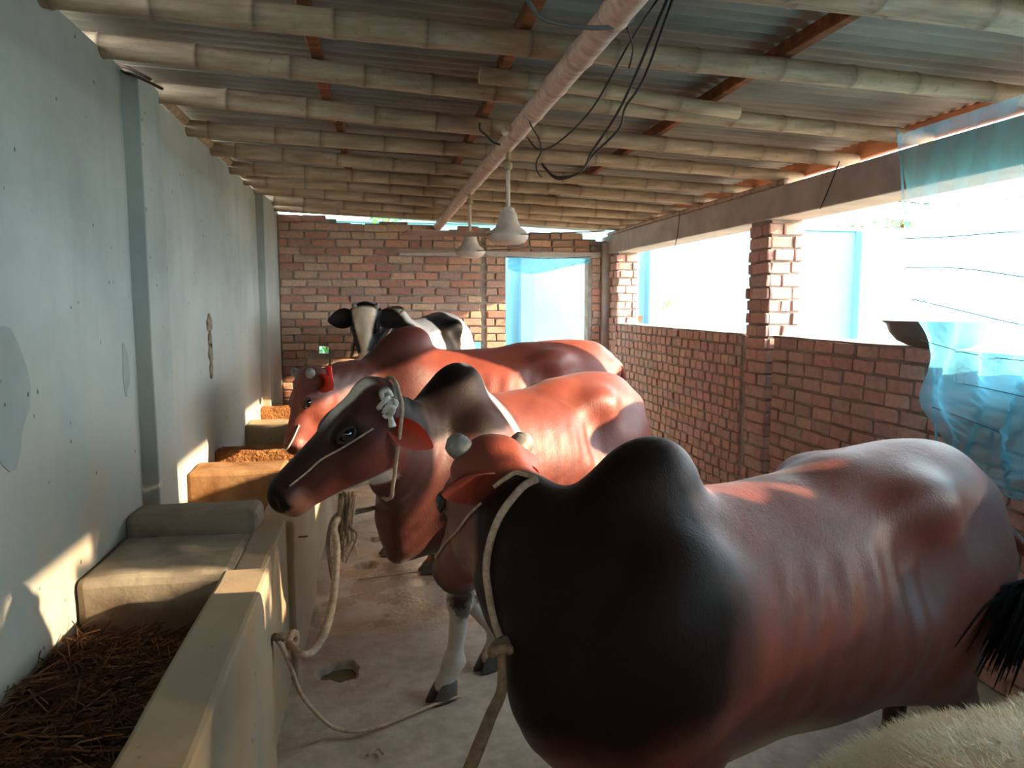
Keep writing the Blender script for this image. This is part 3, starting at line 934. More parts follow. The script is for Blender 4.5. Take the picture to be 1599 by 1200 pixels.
# the net tied above the doorway
n2 = thing('blue_net', 'rolled strip of blue net tied across the top of the doorway', 'net', (D0, YB - 0.03, DT))
V = []
W2 = D1 - D0 - 0.03
for j in range(61):
    s = j / 60
    drop = 0.05 + 0.13 * (1 - s) ** 0.7 * (0.6 + 0.4 * math.sin(s * 5)) + 0.03 * math.sin(s * 3)
    for i in range(13):
        u = i / 12
        V.append((0.015 + s * W2, -0.012 - 0.02 * math.sin(u * 9 + s * 14) * u - 0.008 * math.sin(s * 50 + u * 6), -0.035 - u * drop))
Fc = [(j * 13 + i, j * 13 + i + 1, (j + 1) * 13 + i + 1, (j + 1) * 13 + i) for j in range(60) for i in range(12)]
link('mesh_sheet', mesh('mesh_sheet', V, Fc, True), M['net_d'], n2)
tube('cord', [(0.0, -0.01, -0.03), (W2 * 0.5, -0.015, -0.045), (W2 + 0.03, -0.01, -0.02)], 0.004, M['cord'], n2, 6, 6)

# ------------------------------------------------------------------ greenery outside
def leaf_tree(name, label, loc, h, r, n, cols_, seed, size=0.12, trunk=0.06):
    rr = random.Random(seed)
    t = thing(name, label, 'tree' if h > 2.5 else 'shrub', loc)
    tube('trunk', [(0, 0, -0.1), (0.05 * h / 3, 0.02, h * 0.4), (0, 0, h * 0.85)], [trunk, trunk * 0.7, trunk * 0.3], M['wood'], t, 8, 4)
    V, Fc = [], []
    for i in range(n):
        d = Vector((rr.gauss(0, 1), rr.gauss(0, 1), rr.gauss(0, 1))).normalized() * (rr.random() ** 0.45)
        c = Vector((d.x * r, d.y * r, h * 0.68 + d.z * h * 0.36))
        q = Matrix.Rotation(rr.uniform(0, 6.28), 3, 'Z') @ Matrix.Rotation(rr.uniform(-0.9, 0.9), 3, 'X')
        s = size * rr.uniform(0.6, 1.2)
        b = len(V)
        for x, y, z in ((0, 0, 0), (0.3, 0.35, 0.05), (0, 1, -0.05), (-0.3, 0.35, 0.05)):
            V.append(tuple(c + q @ Vector((x * s, y * s, z * s))))
        Fc += [(b, b + 1, b + 2), (b, b + 2, b + 3)]
    o = link('leaves', mesh('leaves', V, Fc), cols_, t)
    o['kind'] = 'stuff'
    return t
def mat_leaf(name, a, b):
    t = NT(name)
    g = t.new('NewGeometry')
    c = t.ramp(g.outputs['Random Per Island'], [(0.0, a), (1.0, b)])
    t.color(c)
    t.rough(0.5, 0.4)
    tl = t.new('BsdfTranslucent'); t.link(c, tl.inputs['Color'])
    mx = t.new('MixShader'); mx.inputs[0].default_value = 0.4
    t.link(t.b.outputs[0], mx.inputs[1]); t.link(tl.outputs[0], mx.inputs[2]); t.link(mx.outputs[0], t.out.inputs['Surface'])
    return t.m
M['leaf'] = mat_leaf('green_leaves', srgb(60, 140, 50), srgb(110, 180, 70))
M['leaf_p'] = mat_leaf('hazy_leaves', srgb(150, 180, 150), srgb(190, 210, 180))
leaf_tree('green_shrub', 'bright green bush outside, glimpsed through the hole in the back wall', (HX - 0.05, YB + 0.9, 0), 1.9, 0.35, 900, M['leaf'], 3, 0.09, 0.03)
leaf_tree('green_tree', 'small green tree outside, leaves glimpsed in the gap under the roof', (at(613, 337, Y=9.2)[0] - 0.05, 9.3, 0), 3.15, 0.25, 700, M['leaf'], 4, 0.10, 0.04)
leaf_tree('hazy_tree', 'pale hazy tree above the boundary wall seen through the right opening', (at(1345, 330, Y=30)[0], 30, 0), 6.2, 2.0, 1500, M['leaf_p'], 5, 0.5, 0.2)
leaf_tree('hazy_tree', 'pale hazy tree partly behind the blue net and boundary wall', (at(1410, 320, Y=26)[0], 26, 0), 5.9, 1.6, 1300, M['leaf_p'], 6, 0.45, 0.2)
# ------------------------------------------------------------------ cattle
def smin(a, b, k):
    h = np.maximum(k - np.abs(a - b), 0) / k
    return np.minimum(a, b) - h * h * k * 0.25

class Field:
    """a smooth union of ellipsoids and tapered limbs, turned into one continuous skin"""
    def __init__(s, lo, hi, h):
        s.h = h
        s.lo = np.array(lo, float)
        s.n = np.ceil((np.array(hi) - s.lo) / h).astype(int) + 1
        s.d = np.full(s.n, 0.5, np.float32)
    def sub(s, lo, hi):
        a = np.maximum(np.floor((lo - s.lo) / s.h).astype(int), 0)
        b = np.minimum(np.ceil((hi - s.lo) / s.h).astype(int) + 1, s.n)
        if (b <= a).any():
            return None, None
        sl = tuple(slice(i, j) for i, j in zip(a, b))
        ax = [(s.lo[i] + s.h * np.arange(a[i], b[i])).astype(np.float32) for i in range(3)]
        return sl, (ax[0][:, None, None], ax[1][None, :, None], ax[2][None, None, :])
    def apply(s, sl, v, k, cut):
        if cut:
            s.d[sl] = -smin(-s.d[sl], v, k)
        else:
            s.d[sl] = smin(s.d[sl], v, k)
    def ell(s, c, r, R=None, k=0.05, cut=False):
        c, r = np.array(c, float), np.array(r, float)
        m = (r.max() if R is not None else r) + k + 3 * s.h
        sl, g = s.sub(c - m, c + m)
        if sl is None: return
        x, y, z = g[0] - c[0], g[1] - c[1], g[2] - c[2]
        if R is not None:                                   # rows of R are the axes
            x, y, z = [R[i][0] * x + R[i][1] * y + R[i][2] * z for i in range(3)]
        k0 = np.sqrt((x / r[0]) ** 2 + (y / r[1]) ** 2 + (z / r[2]) ** 2)
        k1 = np.sqrt((x / r[0] ** 2) ** 2 + (y / r[1] ** 2) ** 2 + (z / r[2] ** 2) ** 2) + 1e-6
        s.apply(sl, (k0 * (k0 - 1) / k1).astype(np.float32), k, cut)
    def limb(s, a, b, ra, rb, k=0.04, w=None, f=1.0, cut=False):
        """tapered capsule; w: unit direction in which it is f times as thick"""
        a, b = np.array(a, float), np.array(b, float)
        rm = max(ra, rb) * max(1, f) + k + 3 * s.h
        sl, g = s.sub(np.minimum(a, b) - rm, np.maximum(a, b) + rm)
        if sl is None: return
        d = b - a
        L2 = d @ d + 1e-9
        x, y, z = g[0] - a[0], g[1] - a[1], g[2] - a[2]
        t = np.clip((x * d[0] + y * d[1] + z * d[2]) / L2, 0, 1)
        x, y, z = x - t * d[0], y - t * d[1], z - t * d[2]
        q = x * x + y * y + z * z
        if w is not None:
            p = x * w[0] + y * w[1] + z * w[2]
            q = q + p * p * (1 / f ** 2 - 1)
        s.apply(sl, ((np.sqrt(q) - (ra + (rb - ra) * t)) * min(1.0, f if w is not None else 1.0)).astype(np.float32), k, cut)
    def skin(s, smooth=2):
        d = s.d
        nx, ny, nz = d.shape
        S = d < 0
        C = [(i, j, k) for i in (0, 1) for j in (0, 1) for k in (0, 1)]
        cnt = np.zeros((nx - 1, ny - 1, nz - 1), np.int8)
        for i, j, k in C:
            cnt += S[i:nx - 1 + i, j:ny - 1 + j, k:nz - 1 + k]
        cells = np.argwhere((cnt > 0) & (cnt < 8))
        idx = np.full(cnt.shape, -1, np.int64)
        ci, cj, ck = cells.T
        idx[ci, cj, ck] = np.arange(len(cells))
        P = np.zeros((len(cells), 3)); W_ = np.zeros(len(cells))
        for ax in range(3):
            for c in C:
                if c[ax]: continue
                e = list(c); e[ax] = 1
                v0 = d[ci + c[0], cj + c[1], ck + c[2]]
                v1 = d[ci + e[0], cj + e[1], ck + e[2]]
                m = (v0 < 0) != (v1 < 0)
                t = np.where(m, v0 / np.where(m, v0 - v1, 1), 0)
                q = np.tile(np.array(c, float), (len(cells), 1)); q[:, ax] += t
                P[m] += q[m]; W_[m] += 1
        P = P / W_[:, None] + cells
        Fc = []
        for ax in range(3):
            sh = [slice(None)] * 3; sh2 = [slice(None)] * 3
            sh[ax] = slice(0, -1); sh2[ax] = slice(1, None)
            A, B = S[tuple(sh)], S[tuple(sh2)]
            e = np.argwhere(A != B)
            o1, o2 = (ax + 1) % 3, (ax + 2) % 3
            e = e[(e[:, o1] > 0) & (e[:, o2] > 0) & (e[:, o1] < d.shape[o1] - 1) & (e[:, o2] < d.shape[o2] - 1)]
            q = []
            for da, db in ((-1, -1), (0, -1), (0, 0), (-1, 0)):
                c = e.copy(); c[:, o1] += da; c[:, o2] += db
                q.append(idx[c[:, 0], c[:, 1], c[:, 2]])
            q = np.stack(q, 1)
            ins = A[e[:, 0], e[:, 1], e[:, 2]]
            q[~ins] = q[~ins][:, ::-1]
            Fc.append(q)
        Fc = np.concatenate(Fc)
        Fc = Fc[(Fc >= 0).all(1)]
        E = np.concatenate([Fc[:, [0, 1]], Fc[:, [1, 2]], Fc[:, [2, 3]], Fc[:, [3, 0]]])
        for it in range(smooth):
            acc = np.zeros_like(P); n = np.zeros(len(P))
            np.add.at(acc, E[:, 0], P[E[:, 1]]); np.add.at(n, E[:, 0], 1)
            P = P + 0.55 * (acc / np.maximum(n, 1)[:, None] - P)
        return s.lo + P * s.h, Fc

def normals(P, Fc):
    a = np.cross(P[Fc[:, 2]] - P[Fc[:, 0]], P[Fc[:, 3]] - P[Fc[:, 1]])
    N = np.zeros_like(P)
    for i in range(4):
        np.add.at(N, Fc[:, i], a)
    return N / (np.linalg.norm(N, axis=1)[:, None] + 1e-9)

def fast_mesh(name, P, Fc):
    me = bpy.data.meshes.new(name)
    me.vertices.add(len(P)); me.vertices.foreach_set('co', P.astype(np.float32).ravel())
    me.loops.add(Fc.size); me.loops.foreach_set('vertex_index', Fc.astype(np.int32).ravel())
    me.polygons.add(len(Fc))
    me.polygons.foreach_set('loop_start', (np.arange(len(Fc)) * Fc.shape[1]).astype(np.int32))
    me.polygons.foreach_set('use_smooth', np.ones(len(Fc), bool))
    me.update(calc_edges=True)
    me.validate()
    return me

def mat_coat(name, gloss=0.53):
    t = NT(name)
    a = t.new('Attribute', attribute_name='coat')
    co = t.coords('Object')
    hair = t.noise(t.coords('Object', (60, 260, 60)), 1.0, 3, 0.6)
    blot = t.noise(co, 7, 5, 0.6)
    c = t.mix(0.55, a.outputs['Color'], t.ramp(blot, [(0.25, (0.62, 0.6, 0.58, 1)), (0.7, (1.12, 1.1, 1.1, 1))]), 'MULTIPLY')
    c = t.mix(0.35, c, t.ramp(hair, [(0.3, (0.6, 0.6, 0.6, 1)), (0.7, (1.2, 1.2, 1.2, 1))]), 'MULTIPLY')
    t.color(c)
    t.rough(t.math('ADD', t.math('MULTIPLY', blot, 0.2), gloss - 0.1), 0.34)
    bw_ = t.new('RGBToBW'); t.link(a.outputs['Color'], bw_.inputs[0])
    t.link(t.math('ADD', t.math('MULTIPLY', t.mask(bw_.outputs[0], 0.004, 0.035), 0.42), 0.10), t.b.inputs['Specular IOR Level'])
    t.b.inputs['Sheen Weight'].default_value = 0.06
    t.b.inputs['Sheen Roughness'].default_value = 0.4
    p = t.bump(t.noise(co, 38, 3, 0.6), 0.12, 0.01)
    t.bump(t.noise(t.coords('Object', (220, 220, 45)), 1.0, 2, 0.6), 0.22, 0.006, p)
    return t.m
M['coat'] = mat_coat('short_glossy_hair')
M['horn'] = simple('grey_horn', srgb(92, 88, 84), srgb(150, 147, 142), 18, 0.5, 0.4, 0.15)
M['hoof'] = simple('dark_hoof', srgb(56, 52, 50), srgb(96, 92, 90), 12, 0.5, 0.4, 0.15)
M['eye'] = simple('dark_eye', srgb(8, 7, 9), srgb(20, 17, 20), 6, 0.06, 0.8, 0)
M['switch'] = simple('black_tail_hair', srgb(14, 12, 12), srgb(34, 28, 26), 30, 0.85, 0.08, 0.4, (1, 1, 0.1))
M['lid'] = simple('eyelid', srgb(40, 28, 24), srgb(70, 48, 40), 20, 0.6, 0.3, 0.1)

def mat_ear(name, col, inner):
    t = NT(name)
    a = t.new('Attribute', attribute_name='coat')
    t.color(a.outputs['Color'])
    t.rough(0.6, 0.3)
    tl = t.new('BsdfTranslucent'); tl.inputs['Color'].default_value = inner
    mx = t.new('MixShader'); mx.inputs[0].default_value = 0.35
    t.link(t.b.outputs[0], mx.inputs[1]); t.link(tl.outputs[0], mx.inputs[2]); t.link(mx.outputs[0], t.out.inputs['Surface'])
    return t.m
M['ear_red'] = mat_ear('red_ear_skin', None, (0.95, 0.10, 0.03, 1))
M['ear_black'] = mat_ear('black_ear_skin', None, (0.05, 0.03, 0.03, 1))

def unit(v):
    v = np.array(v, float)
    return v / np.linalg.norm(v)

def ss(a, b, x):
    t = np.clip((x - a) / (b - a), 0, 1)
    return t * t * (3 - 2 * t)

def mixc(c, col, m):
    return c * (1 - m[:, None]) + np.array(col[:3])[None, :] * m[:, None]

def fbm(P, f, seed=0):
    """cheap smooth noise for coat edges"""
    r = np.random.default_rng(seed)
    out = np.zeros(len(P))
    for o in range(4):
        for j in range(4):
            k = r.normal(size=3) * f * 2 ** o
            out += np.sin(P @ k + r.uniform(0, 6.28)) / 2 ** (o + 1)
    return out / 3

def cattle(name, label, cat, hump_xy, tail_xy, sz, sy, head, coat, sx=None, hump=1.0, legs=None, tail=None, res=0.0115, horns=0.06, ears=None, horn_col=None, ribs=0.004,
           ear_col=None, dewlap=1.0, group=None, throat=None, horn_r=1.0, horn_v=0.0, head_size=1.0, belly=1.0, mane=0.0, skip_head=False, coat_mat=None, brisket=(.60, .74, .66, .60), udder=False, neck_r=1.0):
    hx, hy = hump_xy
    tx, ty = tail_xy
    yaw = math.atan2(hy - ty, hx - tx)
    L = math.hypot(hx - tx, hy - ty)
    sx = L / 1.16
    ox, oy = tx + math.cos(yaw) * 0.78 * sx, ty + math.sin(yaw) * 0.78 * sx
    root = thing(name, label, cat, (ox, oy, 0), yaw, group)
    cy, sn = math.cos(yaw), math.sin(yaw)
    def w2l(p):
        d = np.array(p, float) - (ox, oy, 0)
        return np.array((cy * d[0] + sn * d[1], -sn * d[0] + cy * d[1], d[2]))
    K = np.array((sx, sy, sz))
    def q(x, y, z):
        return np.array((x, y, z)) * K
    rz_ = (sx + sy + sz) / 3
    Pp, Np, Up = [w2l(v) for v in head[:2]] + [None]
    u = unit(Np - Pp)
    hl = np.linalg.norm(Np - Pp)
    upw = np.array(head[2], float)
    upl = np.array((cy * upw[0] + sn * upw[1], -sn * upw[0] + cy * upw[1], upw[2]))
    v = unit(upl - u * (upl @ u))
    w = np.cross(v, u)                                       # towards the animal's left
    hs = hl / 0.52 * head_size
    hz = hl / 0.52
    def hp(a, b, c):
        return Pp + (a * hz) * u + (b * hs) * v + (c * hs) * w
    HR = np.stack([u, w, v])                                 # axes: along, lateral, up
    allx = [Pp, Np, q(-.98, 0, 0), q(.9, 0, 1.45 * hump)]
    lo = np.minimum.reduce([q(-1.02, -.42, -.0)] + [Pp - .22 * hs, Np - .16 * hs]) - 0.03
    hi = np.maximum.reduce([q(.80, .42, 1.24 + .18 * hump)] + [Pp + .22 * hs, Np + .16 * hs]) + 0.03
    lo[2] = 0.03
    f = Field(lo, hi, res)
    E = lambda c, r, R=None, k=0.06, cut=False: f.ell(q(*c), np.array(r) * K, R, k, cut)
    # --- trunk
    E((-0.02, 0, .86), (.52, .285, .315), k=.06)                        # barrel
    E((.30, 0, .86), (.34, .245, .345), k=.10)                          # chest
    E((-.30, 0, .84 - .03 * (belly - 1)), (.40, .30 * belly, .30 * belly), k=.12)   # paunch
    E((-.52, 0, 1.00), (.34, .235, .235), k=.12)                        # croup
    E((-.66, 0, .92), (.23, .225, .27), k=.10)                          # rump
    f.limb(q(-.72, 0, 1.11), q(-.30, 0, 1.10), .085 * rz_, .085 * rz_, .12); f.limb(q(-.30, 0, 1.10), q(.28, 0, 1.055), .085 * rz_, .09 * rz_, .10)  # backbone
    for s_ in (1, -1):
        E((-.42, s_ * .195, 1.10), (.10, .065, .075), k=.12)          # hook bones
        E((-.80, s_ * .105, 1.055), (.065, .05, .055), k=.07)           # pin bones
        E((-.30, s_ * .325, 1.02), (.085, .075, .10), k=.12, cut=True) # hollow before the hook
        E((-.61, s_ * .285, 1.05), (.10, .045, .08), k=.12, cut=True)  # dip between hook and pin
        E((-.60, s_ * .125, .80), (.21, .115, .27), k=.13)              # thigh
        E((.36, s_ * .165, .90), (.155, .105, .25), k=.08)              # shoulder blade
        E((.435, s_ * .15, .735), (.115, .09, .13), k=.07)                 # point of shoulder
    # --- hump
    if hump > 0:
        E((.37, 0, 1.09), (.19, .125, .12 + .04 * hump), k=.09)
        E((.35, 0, 1.13 + .075 * hump), (.132, .092, .115), k=.07)
        E((.315, 0, 1.165 + .10 * hump), (.098, .076, .085), k=.06)
    # --- neck: a deep flattened column from the chest to the poll, and the dewlap below it
    n0, n1 = q(.52, 0, .93), hp(.045, -.11, 0)
    side = unit(np.cross(n1 - n0, (0, 0, 1)))
    mid = 0.5 * (n0 + n1) + np.array((0, 0, -.035 * sz))
    f.limb(q(.42, 0, .92), mid, .225 * rz_ * neck_r, .175 * rz_ * neck_r, .10, side, .62)
    f.limb(mid, n1, .170 * rz_ * neck_r, .110 * hs, .08, side, .68)
    f.limb(q(.44, 0, 1.02), hp(.05, -.075, 0), .075 * rz_, .055 * hs, .06)
    E((brisket[0], 0, brisket[1]), (.13, .12, .17), k=.10)                            # brisket
    if dewlap > 0:
        th = hp(.14, -.27, 0)
        bt = q(brisket[2], 0, brisket[3])
        for i in range(7):
            t_ = i / 6
            c0 = th * (1 - t_) + bt * t_
            c0 = c0 + np.array((-.03 * math.sin(math.pi * t_), .012 * math.sin(t_ * 9), -.02 * math.sin(math.pi * t_)))
            up_ = mid * (1 - t_) + q(.50, 0, .85) * t_ if t_ > .3 else n1 * .5 + mid * .5
            f.limb(c0, c0 * .45 + up_ * .55, .034 * dewlap, .075, .055)
    # --- head
    H = lambda c, r, k=.03, cut=False: f.ell(hp(c[0], c[2], c[1]), np.array((r[0] * hz, r[1] * hs, r[2] * hs)), HR, k, cut)
    HLb = lambda a, b, ra, rb, k=.03, ff=1.0: f.limb(hp(a[0], a[2], a[1]), hp(b[0], b[2], b[1]), ra * hs, rb * hs, k, w, ff)
    H((.10, 0, -.075), (.15, .105, .095), .05)                          # skull
    H((.015, 0, -.035), (.06, .085, .065), .05)                         # poll
    HLb((.14, 0, -.085), (.43, 0, -.085), .095, .062, .04, .92)         # face
    HLb((.16, 0, -.055), (.44, 0, -.050), .055, .042, .03)              # nose ridge
    HLb((.12, 0, -.185), (.22, 0, -.185), .085, .07, .04, .78)          # cheeks and jaw angle
    HLb((.18, 0, -.200), (.43, 0, -.135), .052, .036, .04, .95)         # lower jaw
    H((.465, 0, -.082), (.055, .072, .058), .03)                        # muzzle
    H((.455, 0, -.135), (.045, .052, .032), .02)                        # chin
    for s_ in (1, -1):
        H((.175, s_ * .080, -.022), (.060, .024, .026), .035)            # brow
        H((.16, s_ * .066, -.165), (.085, .030, .055), .06)             # cheek muscle
        H((.184, s_ * .112, -.034), (.030, .020, .020), .012, True)     # eye socket
        H((.505, s_ * .040, -.062), (.022, .014, .017), .012, True)     # nostril
        H((.43, s_ * .078, -.118), (.055, .012, .006), .010, True)      # mouth line
        H((.02, s_ * .095, -.065), (.035, .035, .035), .04)             # ear base
    # --- legs
    lg = dict(fl=(.43, .14), fr=(.40, -.14), hl=(-.66, .15), hr=(-.72, -.15))
    for k_, val in (legs or {}).items():
        lg[k_] = val if len(val) == 2 else tuple((w2l((val[1], val[2], 0)) / K)[:2])
    hooves = []
    ez = np.array((0, 1.0, 0))
    for key, (fx, fy) in lg.items():
        s_ = 1 if key[1] == 'l' else -1
        B = q(fx, fy, 0)
        if key[0] == 'f':
            el, kn, ft = q(.36, s_ * .155, .67), None, None
            kn = q(.40, s_ * .145, .39) * .55 + (B + np.array((-.0, 0, .39 * sz))) * .45
            ft = B + np.array((-.035, 0, .135 * sz))
            f.limb(q(.40, s_ * .16, .82), el, .13 * rz_, .092 * rz_, .06, ez, .8)
            f.limb(el, kn, .082 * rz_, .048 * rz_, .05)
            f.ell(kn, np.array((.047, .044, .058)) * rz_, None, .03)
            f.limb(kn - np.array((0.006, 0, .03)), ft, .040 * rz_, .031 * rz_, .03)
        else:
            st, hk, ft = q(-.44, s_ * .17, .70), None, None
            hk = q(-.80, s_ * .14, .45) * .5 + (B + np.array((-.10 * sx, 0, .45 * sz))) * .5
            ft = B + np.array((-.045, 0, .14 * sz))
            f.limb(q(-.52, s_ * .14, .84), st, .15 * rz_, .10 * rz_, .11, ez, .8)
            f.limb(q(-.66, s_ * .14, .86), hk + np.array((.03, 0, .10)), .15 * rz_, .058 * rz_, .07, ez, .75)
            f.limb(st, hk, .085 * rz_, .046 * rz_, .06)
            f.ell(hk + np.array((-.02, 0, .02)), np.array((.050, .036, .06)) * rz_, None, .03)
            f.limb(hk, ft, .043 * rz_, .034 * rz_, .03)
        f.ell(ft, np.array((.044, .042, .045)) * rz_, None, .025)
        tip = B + np.array((.022, 0, .055))
        f.limb(ft, tip, .037 * rz_, .040 * rz_, .03)
        f.ell(ft + np.array((-.040, .018, -.012)), (.014, .012, .016), None, .012)
        f.ell(ft + np.array((-.040, -.018, -.012)), (.014, .012, .016), None, .012)
        hooves.append(B)
    if udder:
        E((-.42, 0, .56), (.14, .11, .10), k=.06)
    else:
        E((-.20, 0, .575), (.10, .03, .05), k=.08)                      # sheath fold
    # tail head
    f.limb(q(-.70, 0, 1.14), q(-.84, 0, 1.11), .045 * rz_, .036 * rz_, .06)
    P, Fc = f.skin(2)
    # ribs, folds and veins as shallow relief
    N = normals(P, Fc)
    X, Y_, Z = (P / K).T
    m = ss(-.42, -.30, X) * (1 - ss(.10, .26, X)) * ss(.66, .82, Z) * (1 - ss(1.0, 1.10, Z)) * ss(.12, .2, np.abs(Y_))
    P = P + N * (ribs * m * np.sin((X + .30 * (Z - .8) + .01 * np.sin(9 * Z)) * 2 * math.pi / .088))[:, None]
    m = ss(.42, .55, X) * (1 - ss(.10, .30, np.abs(P[:, 0] - mid[0]))) * ss(.5, .7, Z)
    P = P + N * (.0012 * m * np.sin((Z * 1.0 + X * 1.5) * 60))[:, None]
    P = P + N * (.0035 * fbm(P, 8, 11) * np.clip(1.2 - np.abs(P[:, 0]) * .0, 0, 1))[:, None]
    me = fast_mesh('body', P, Fc)
    hc = np.stack([(P - Pp) @ u / hz, (P - Pp) @ w / hs, (P - Pp) @ v / hs], 1)   # along, lateral, up in the head
    hd = ss(-.03, .025, hc[:, 0] + .02 + .42 * (hc[:, 2] + .05)) * (1 - ss(.14, .19, np.abs(hc[:, 1]))) * ss(-.31, -.285, hc[:, 2]) * (1 - ss(.11, .16, hc[:, 2])) * (1 - ss(.56, .62, hc[:, 0]))
    colr = coat(P / K, hc, hd, fbm(P, 9, 1), N)
    at_ = me.color_attributes.new('coat', 'FLOAT_COLOR', 'POINT')
    at_.data.foreach_set('color', np.concatenate([np.clip(colr, 0, 1), np.ones((len(P), 1))], 1).astype(np.float32).ravel())
    body = link('body', me, coat_mat or M['coat'], root)
    # --- horns, eyes, ears
    for s_ in (1, -1):
        if horns is not None:
            b0 = hp(.005, -.015 + horn_v, s_ * .075); b1 = hp(-.005, .006 + horn_v, s_ * (.098 + horns * .55)); b2 = hp(-.012, .016 + horns * .35 + horn_v, s_ * (.108 + horns))
            b3_ = b2 + unit(b2 - b1) * .014 * hs
            tube('horn', [b0, b1, b2, b3_], [.036 * hs * horn_r, .036 * hs * horn_r, .031 * hs * horn_r, .010 * hs], M['horn'], root, 16, 6)
        eb = hp(.184, -.035, s_ * .095)
        bm = bmesh.new(); bmesh.ops.create_uvsphere(bm, u_segments=20, v_segments=12, radius=.025 * hs)
        bmesh.ops.translate(bm, verts=bm.verts, vec=Vector(eb))
        me = bpy.data.meshes.new('eye'); bm.to_mesh(me); bm.free()
        me.polygons.foreach_set('use_smooth', np.ones(len(me.polygons), bool))
        eye = link('eye', me, M['eye'], root)
        ring = [eb + .027 * hs * (1.25 * math.cos(a) * u + .72 * math.sin(a) * v) + w * s_ * .013 * hs * (1 - .5 * math.cos(a) ** 2) for a in np.linspace(0, 2 * math.pi, 15)]
        tube('eyelid', ring, .0055 * hs, M['lid'], eye, 6, 2)
        # ear: a leaf-shaped cupped shell with thickness
        eo = (ears or {}).get('l' if s_ > 0 else 'r', (-.35, -.25, 1.0))
        ed = unit(eo[0] * u + eo[1] * v + eo[2] * s_ * w)
        er = hp(*(ears or {}).get('root', (.03, -.085)), s_ * (ears or {}).get('lat', .098))
        el_ = .215 * hs * (ears or {}).get('len', 1.0)
        face = unit(np.cross(ed, u * .2 + v) * s_) if len(eo) < 4 else unit(np.array(eo[3]) @ np.stack([u, v, s_ * w]))
        face = unit(face - ed * (face @ ed))
        wd = np.cross(ed, face)
        V, n1_, n2_ = [], 14, 11
        for lay in (0, 1):
            for i in range(n1_ + 1):
                t_ = i / n1_
                hwid = el_ * .33 * (math.sin(math.pi * min(1, (t_ * .86 + .14)) ** .9) ** .8) * (ears or {}).get('wid', 1.0) + .004
                for j in range(n2_):
                    c_ = -1 + 2 * j / (n2_ - 1)
                    cup = (.55 * (1 - t_) + .22) * hwid * (1 - c_ * c_)
                    V.append(er + ed * el_ * t_ + wd * c_ * hwid - face * (cup + (0.006 * hs if lay else 0)) + face * .5 * hwid * (1 - t_))
        Fe = []
        nn = (n1_ + 1) * n2_
        for i in range(n1_):
            for j in range(n2_ - 1):
                a = i * n2_ + j
                Fe.append((a, a + 1, a + n2_ + 1, a + n2_))
                Fe.append((nn + a, nn + a + n2_, nn + a + n2_ + 1, nn + a + 1))
        rim = [i * n2_ for i in range(n1_ + 1)] + [n1_ * n2_ + j for j in range(1, n2_)] + [i * n2_ + n2_ - 1 for i in range(n1_ - 1, -1, -1)] + [j for j in range(n2_ - 2, 0, -1)]
        for i in range(len(rim)):
            a, b = rim[i], rim[(i + 1) % len(rim)]
            Fe.append((a, a + nn, b + nn, b))
        me = mesh('ear', V, Fe, True)
        c_out, c_in = ear_col or ((.20, .05, .03), (.42, .10, .06))
        cc = np.zeros((len(V), 4)); cc[:, 3] = 1
        tt = np.repeat(np.linspace(0, 1, n1_ + 1), n2_)[:, None] ** .8
        cc[:nn, :3] = np.array(c_in) * (.35 + .75 * tt); cc[nn:, :3] = c_out
        ca = me.color_attributes.new('coat', 'FLOAT_COLOR', 'POINT')
        ca.data.foreach_set('color', cc.astype(np.float32).ravel())
        link('ear', me, M['ear_black'] if ear_col and sum(ear_col[1]) < .2 else M['ear_red'], root)
    # --- cloven hooves
    for B in hooves:
        V, Fc2 = [], []
        for s_ in (1, -1):
            c = B + np.array((.02, s_ * .024 * rz_, 0))
            b = len(V)
            for z, rx, ry, fw in ((.0, .062, .0235, .016), (.012, .062, .0235, .015), (.04, .052, .022, .004), (.068, .040, .020, -.008), (.075, .030, .016, -.010)):
                for k_ in range(12):
                    a = 2 * math.pi * k_ / 12
                    ca = math.cos(a)
                    V.append(c + np.array((fw + rx * rz_ * ca, ry * rz_ * math.sin(a) * (1 - .35 * max(0, ca)), z)))
            for r_ in range(4):
                for k_ in range(12):
                    p0, p1 = b + r_ * 12 + k_, b + r_ * 12 + (k_ + 1) % 12
                    Fc2.append((p0, p1, p1 + 12, p0 + 12))
            Fc2.append(tuple(b + k_ for k_ in range(12))[::-1]); Fc2.append(tuple(b + 48 + k_ for k_ in range(12)))
        link('hoof', mesh('hoof', V, Fc2, True), M['hoof'], root)
    # --- tail with its switch
    tp_ = tail or [(-.83, 0, 1.115), (-.92, 0, 1.04), (-.95, .0, .85), (-.94, .02, .66)]
    tq = [q(*a) for a in tp_]
    V, F2 = tube_arrays(catmull(tq, 8), np.interp(np.linspace(0, 1, 8 * (len(tq) - 1) + 1), [0, .3, 1], [.034, .024, .014]) * rz_, 10)
    me = mesh('tail', V, F2, True)
    ca = me.color_attributes.new('coat', 'FLOAT_COLOR', 'POINT')
    tc_ = coat(np.array([q(-.8, 0, 1.0) / K] * len(V)), np.full((len(V), 3), 9.0), np.zeros(len(V)), np.zeros(len(V)), np.zeros((len(V), 3)))
    ca.data.foreach_set('color', np.concatenate([tc_, np.ones((len(V), 1))], 1).astype(np.float32).ravel())
    tl_ = link('tail', me, coat_mat or M['coat'], root)
    rr = random.Random(3)
    end, prv = tq[-1], catmull(tq, 8)[-4]
    dv = unit(end - prv)
    dv = unit(dv + np.array((0, 0, -.8)))
    hp_ = []
    for i in range(120):
        o1 = np.array([rr.gauss(0, .010) for _ in range(3)]); o2 = np.array([rr.gauss(0, .026) for _ in range(3)])
        l_ = rr.uniform(.16, .30)
        hp_.append(tube_arrays([end - dv * .03 + o1 * .5, end + dv * l_ * .4 + o2, end + dv * l_ + o2 * 1.2], [.006, .006, .001], 4))
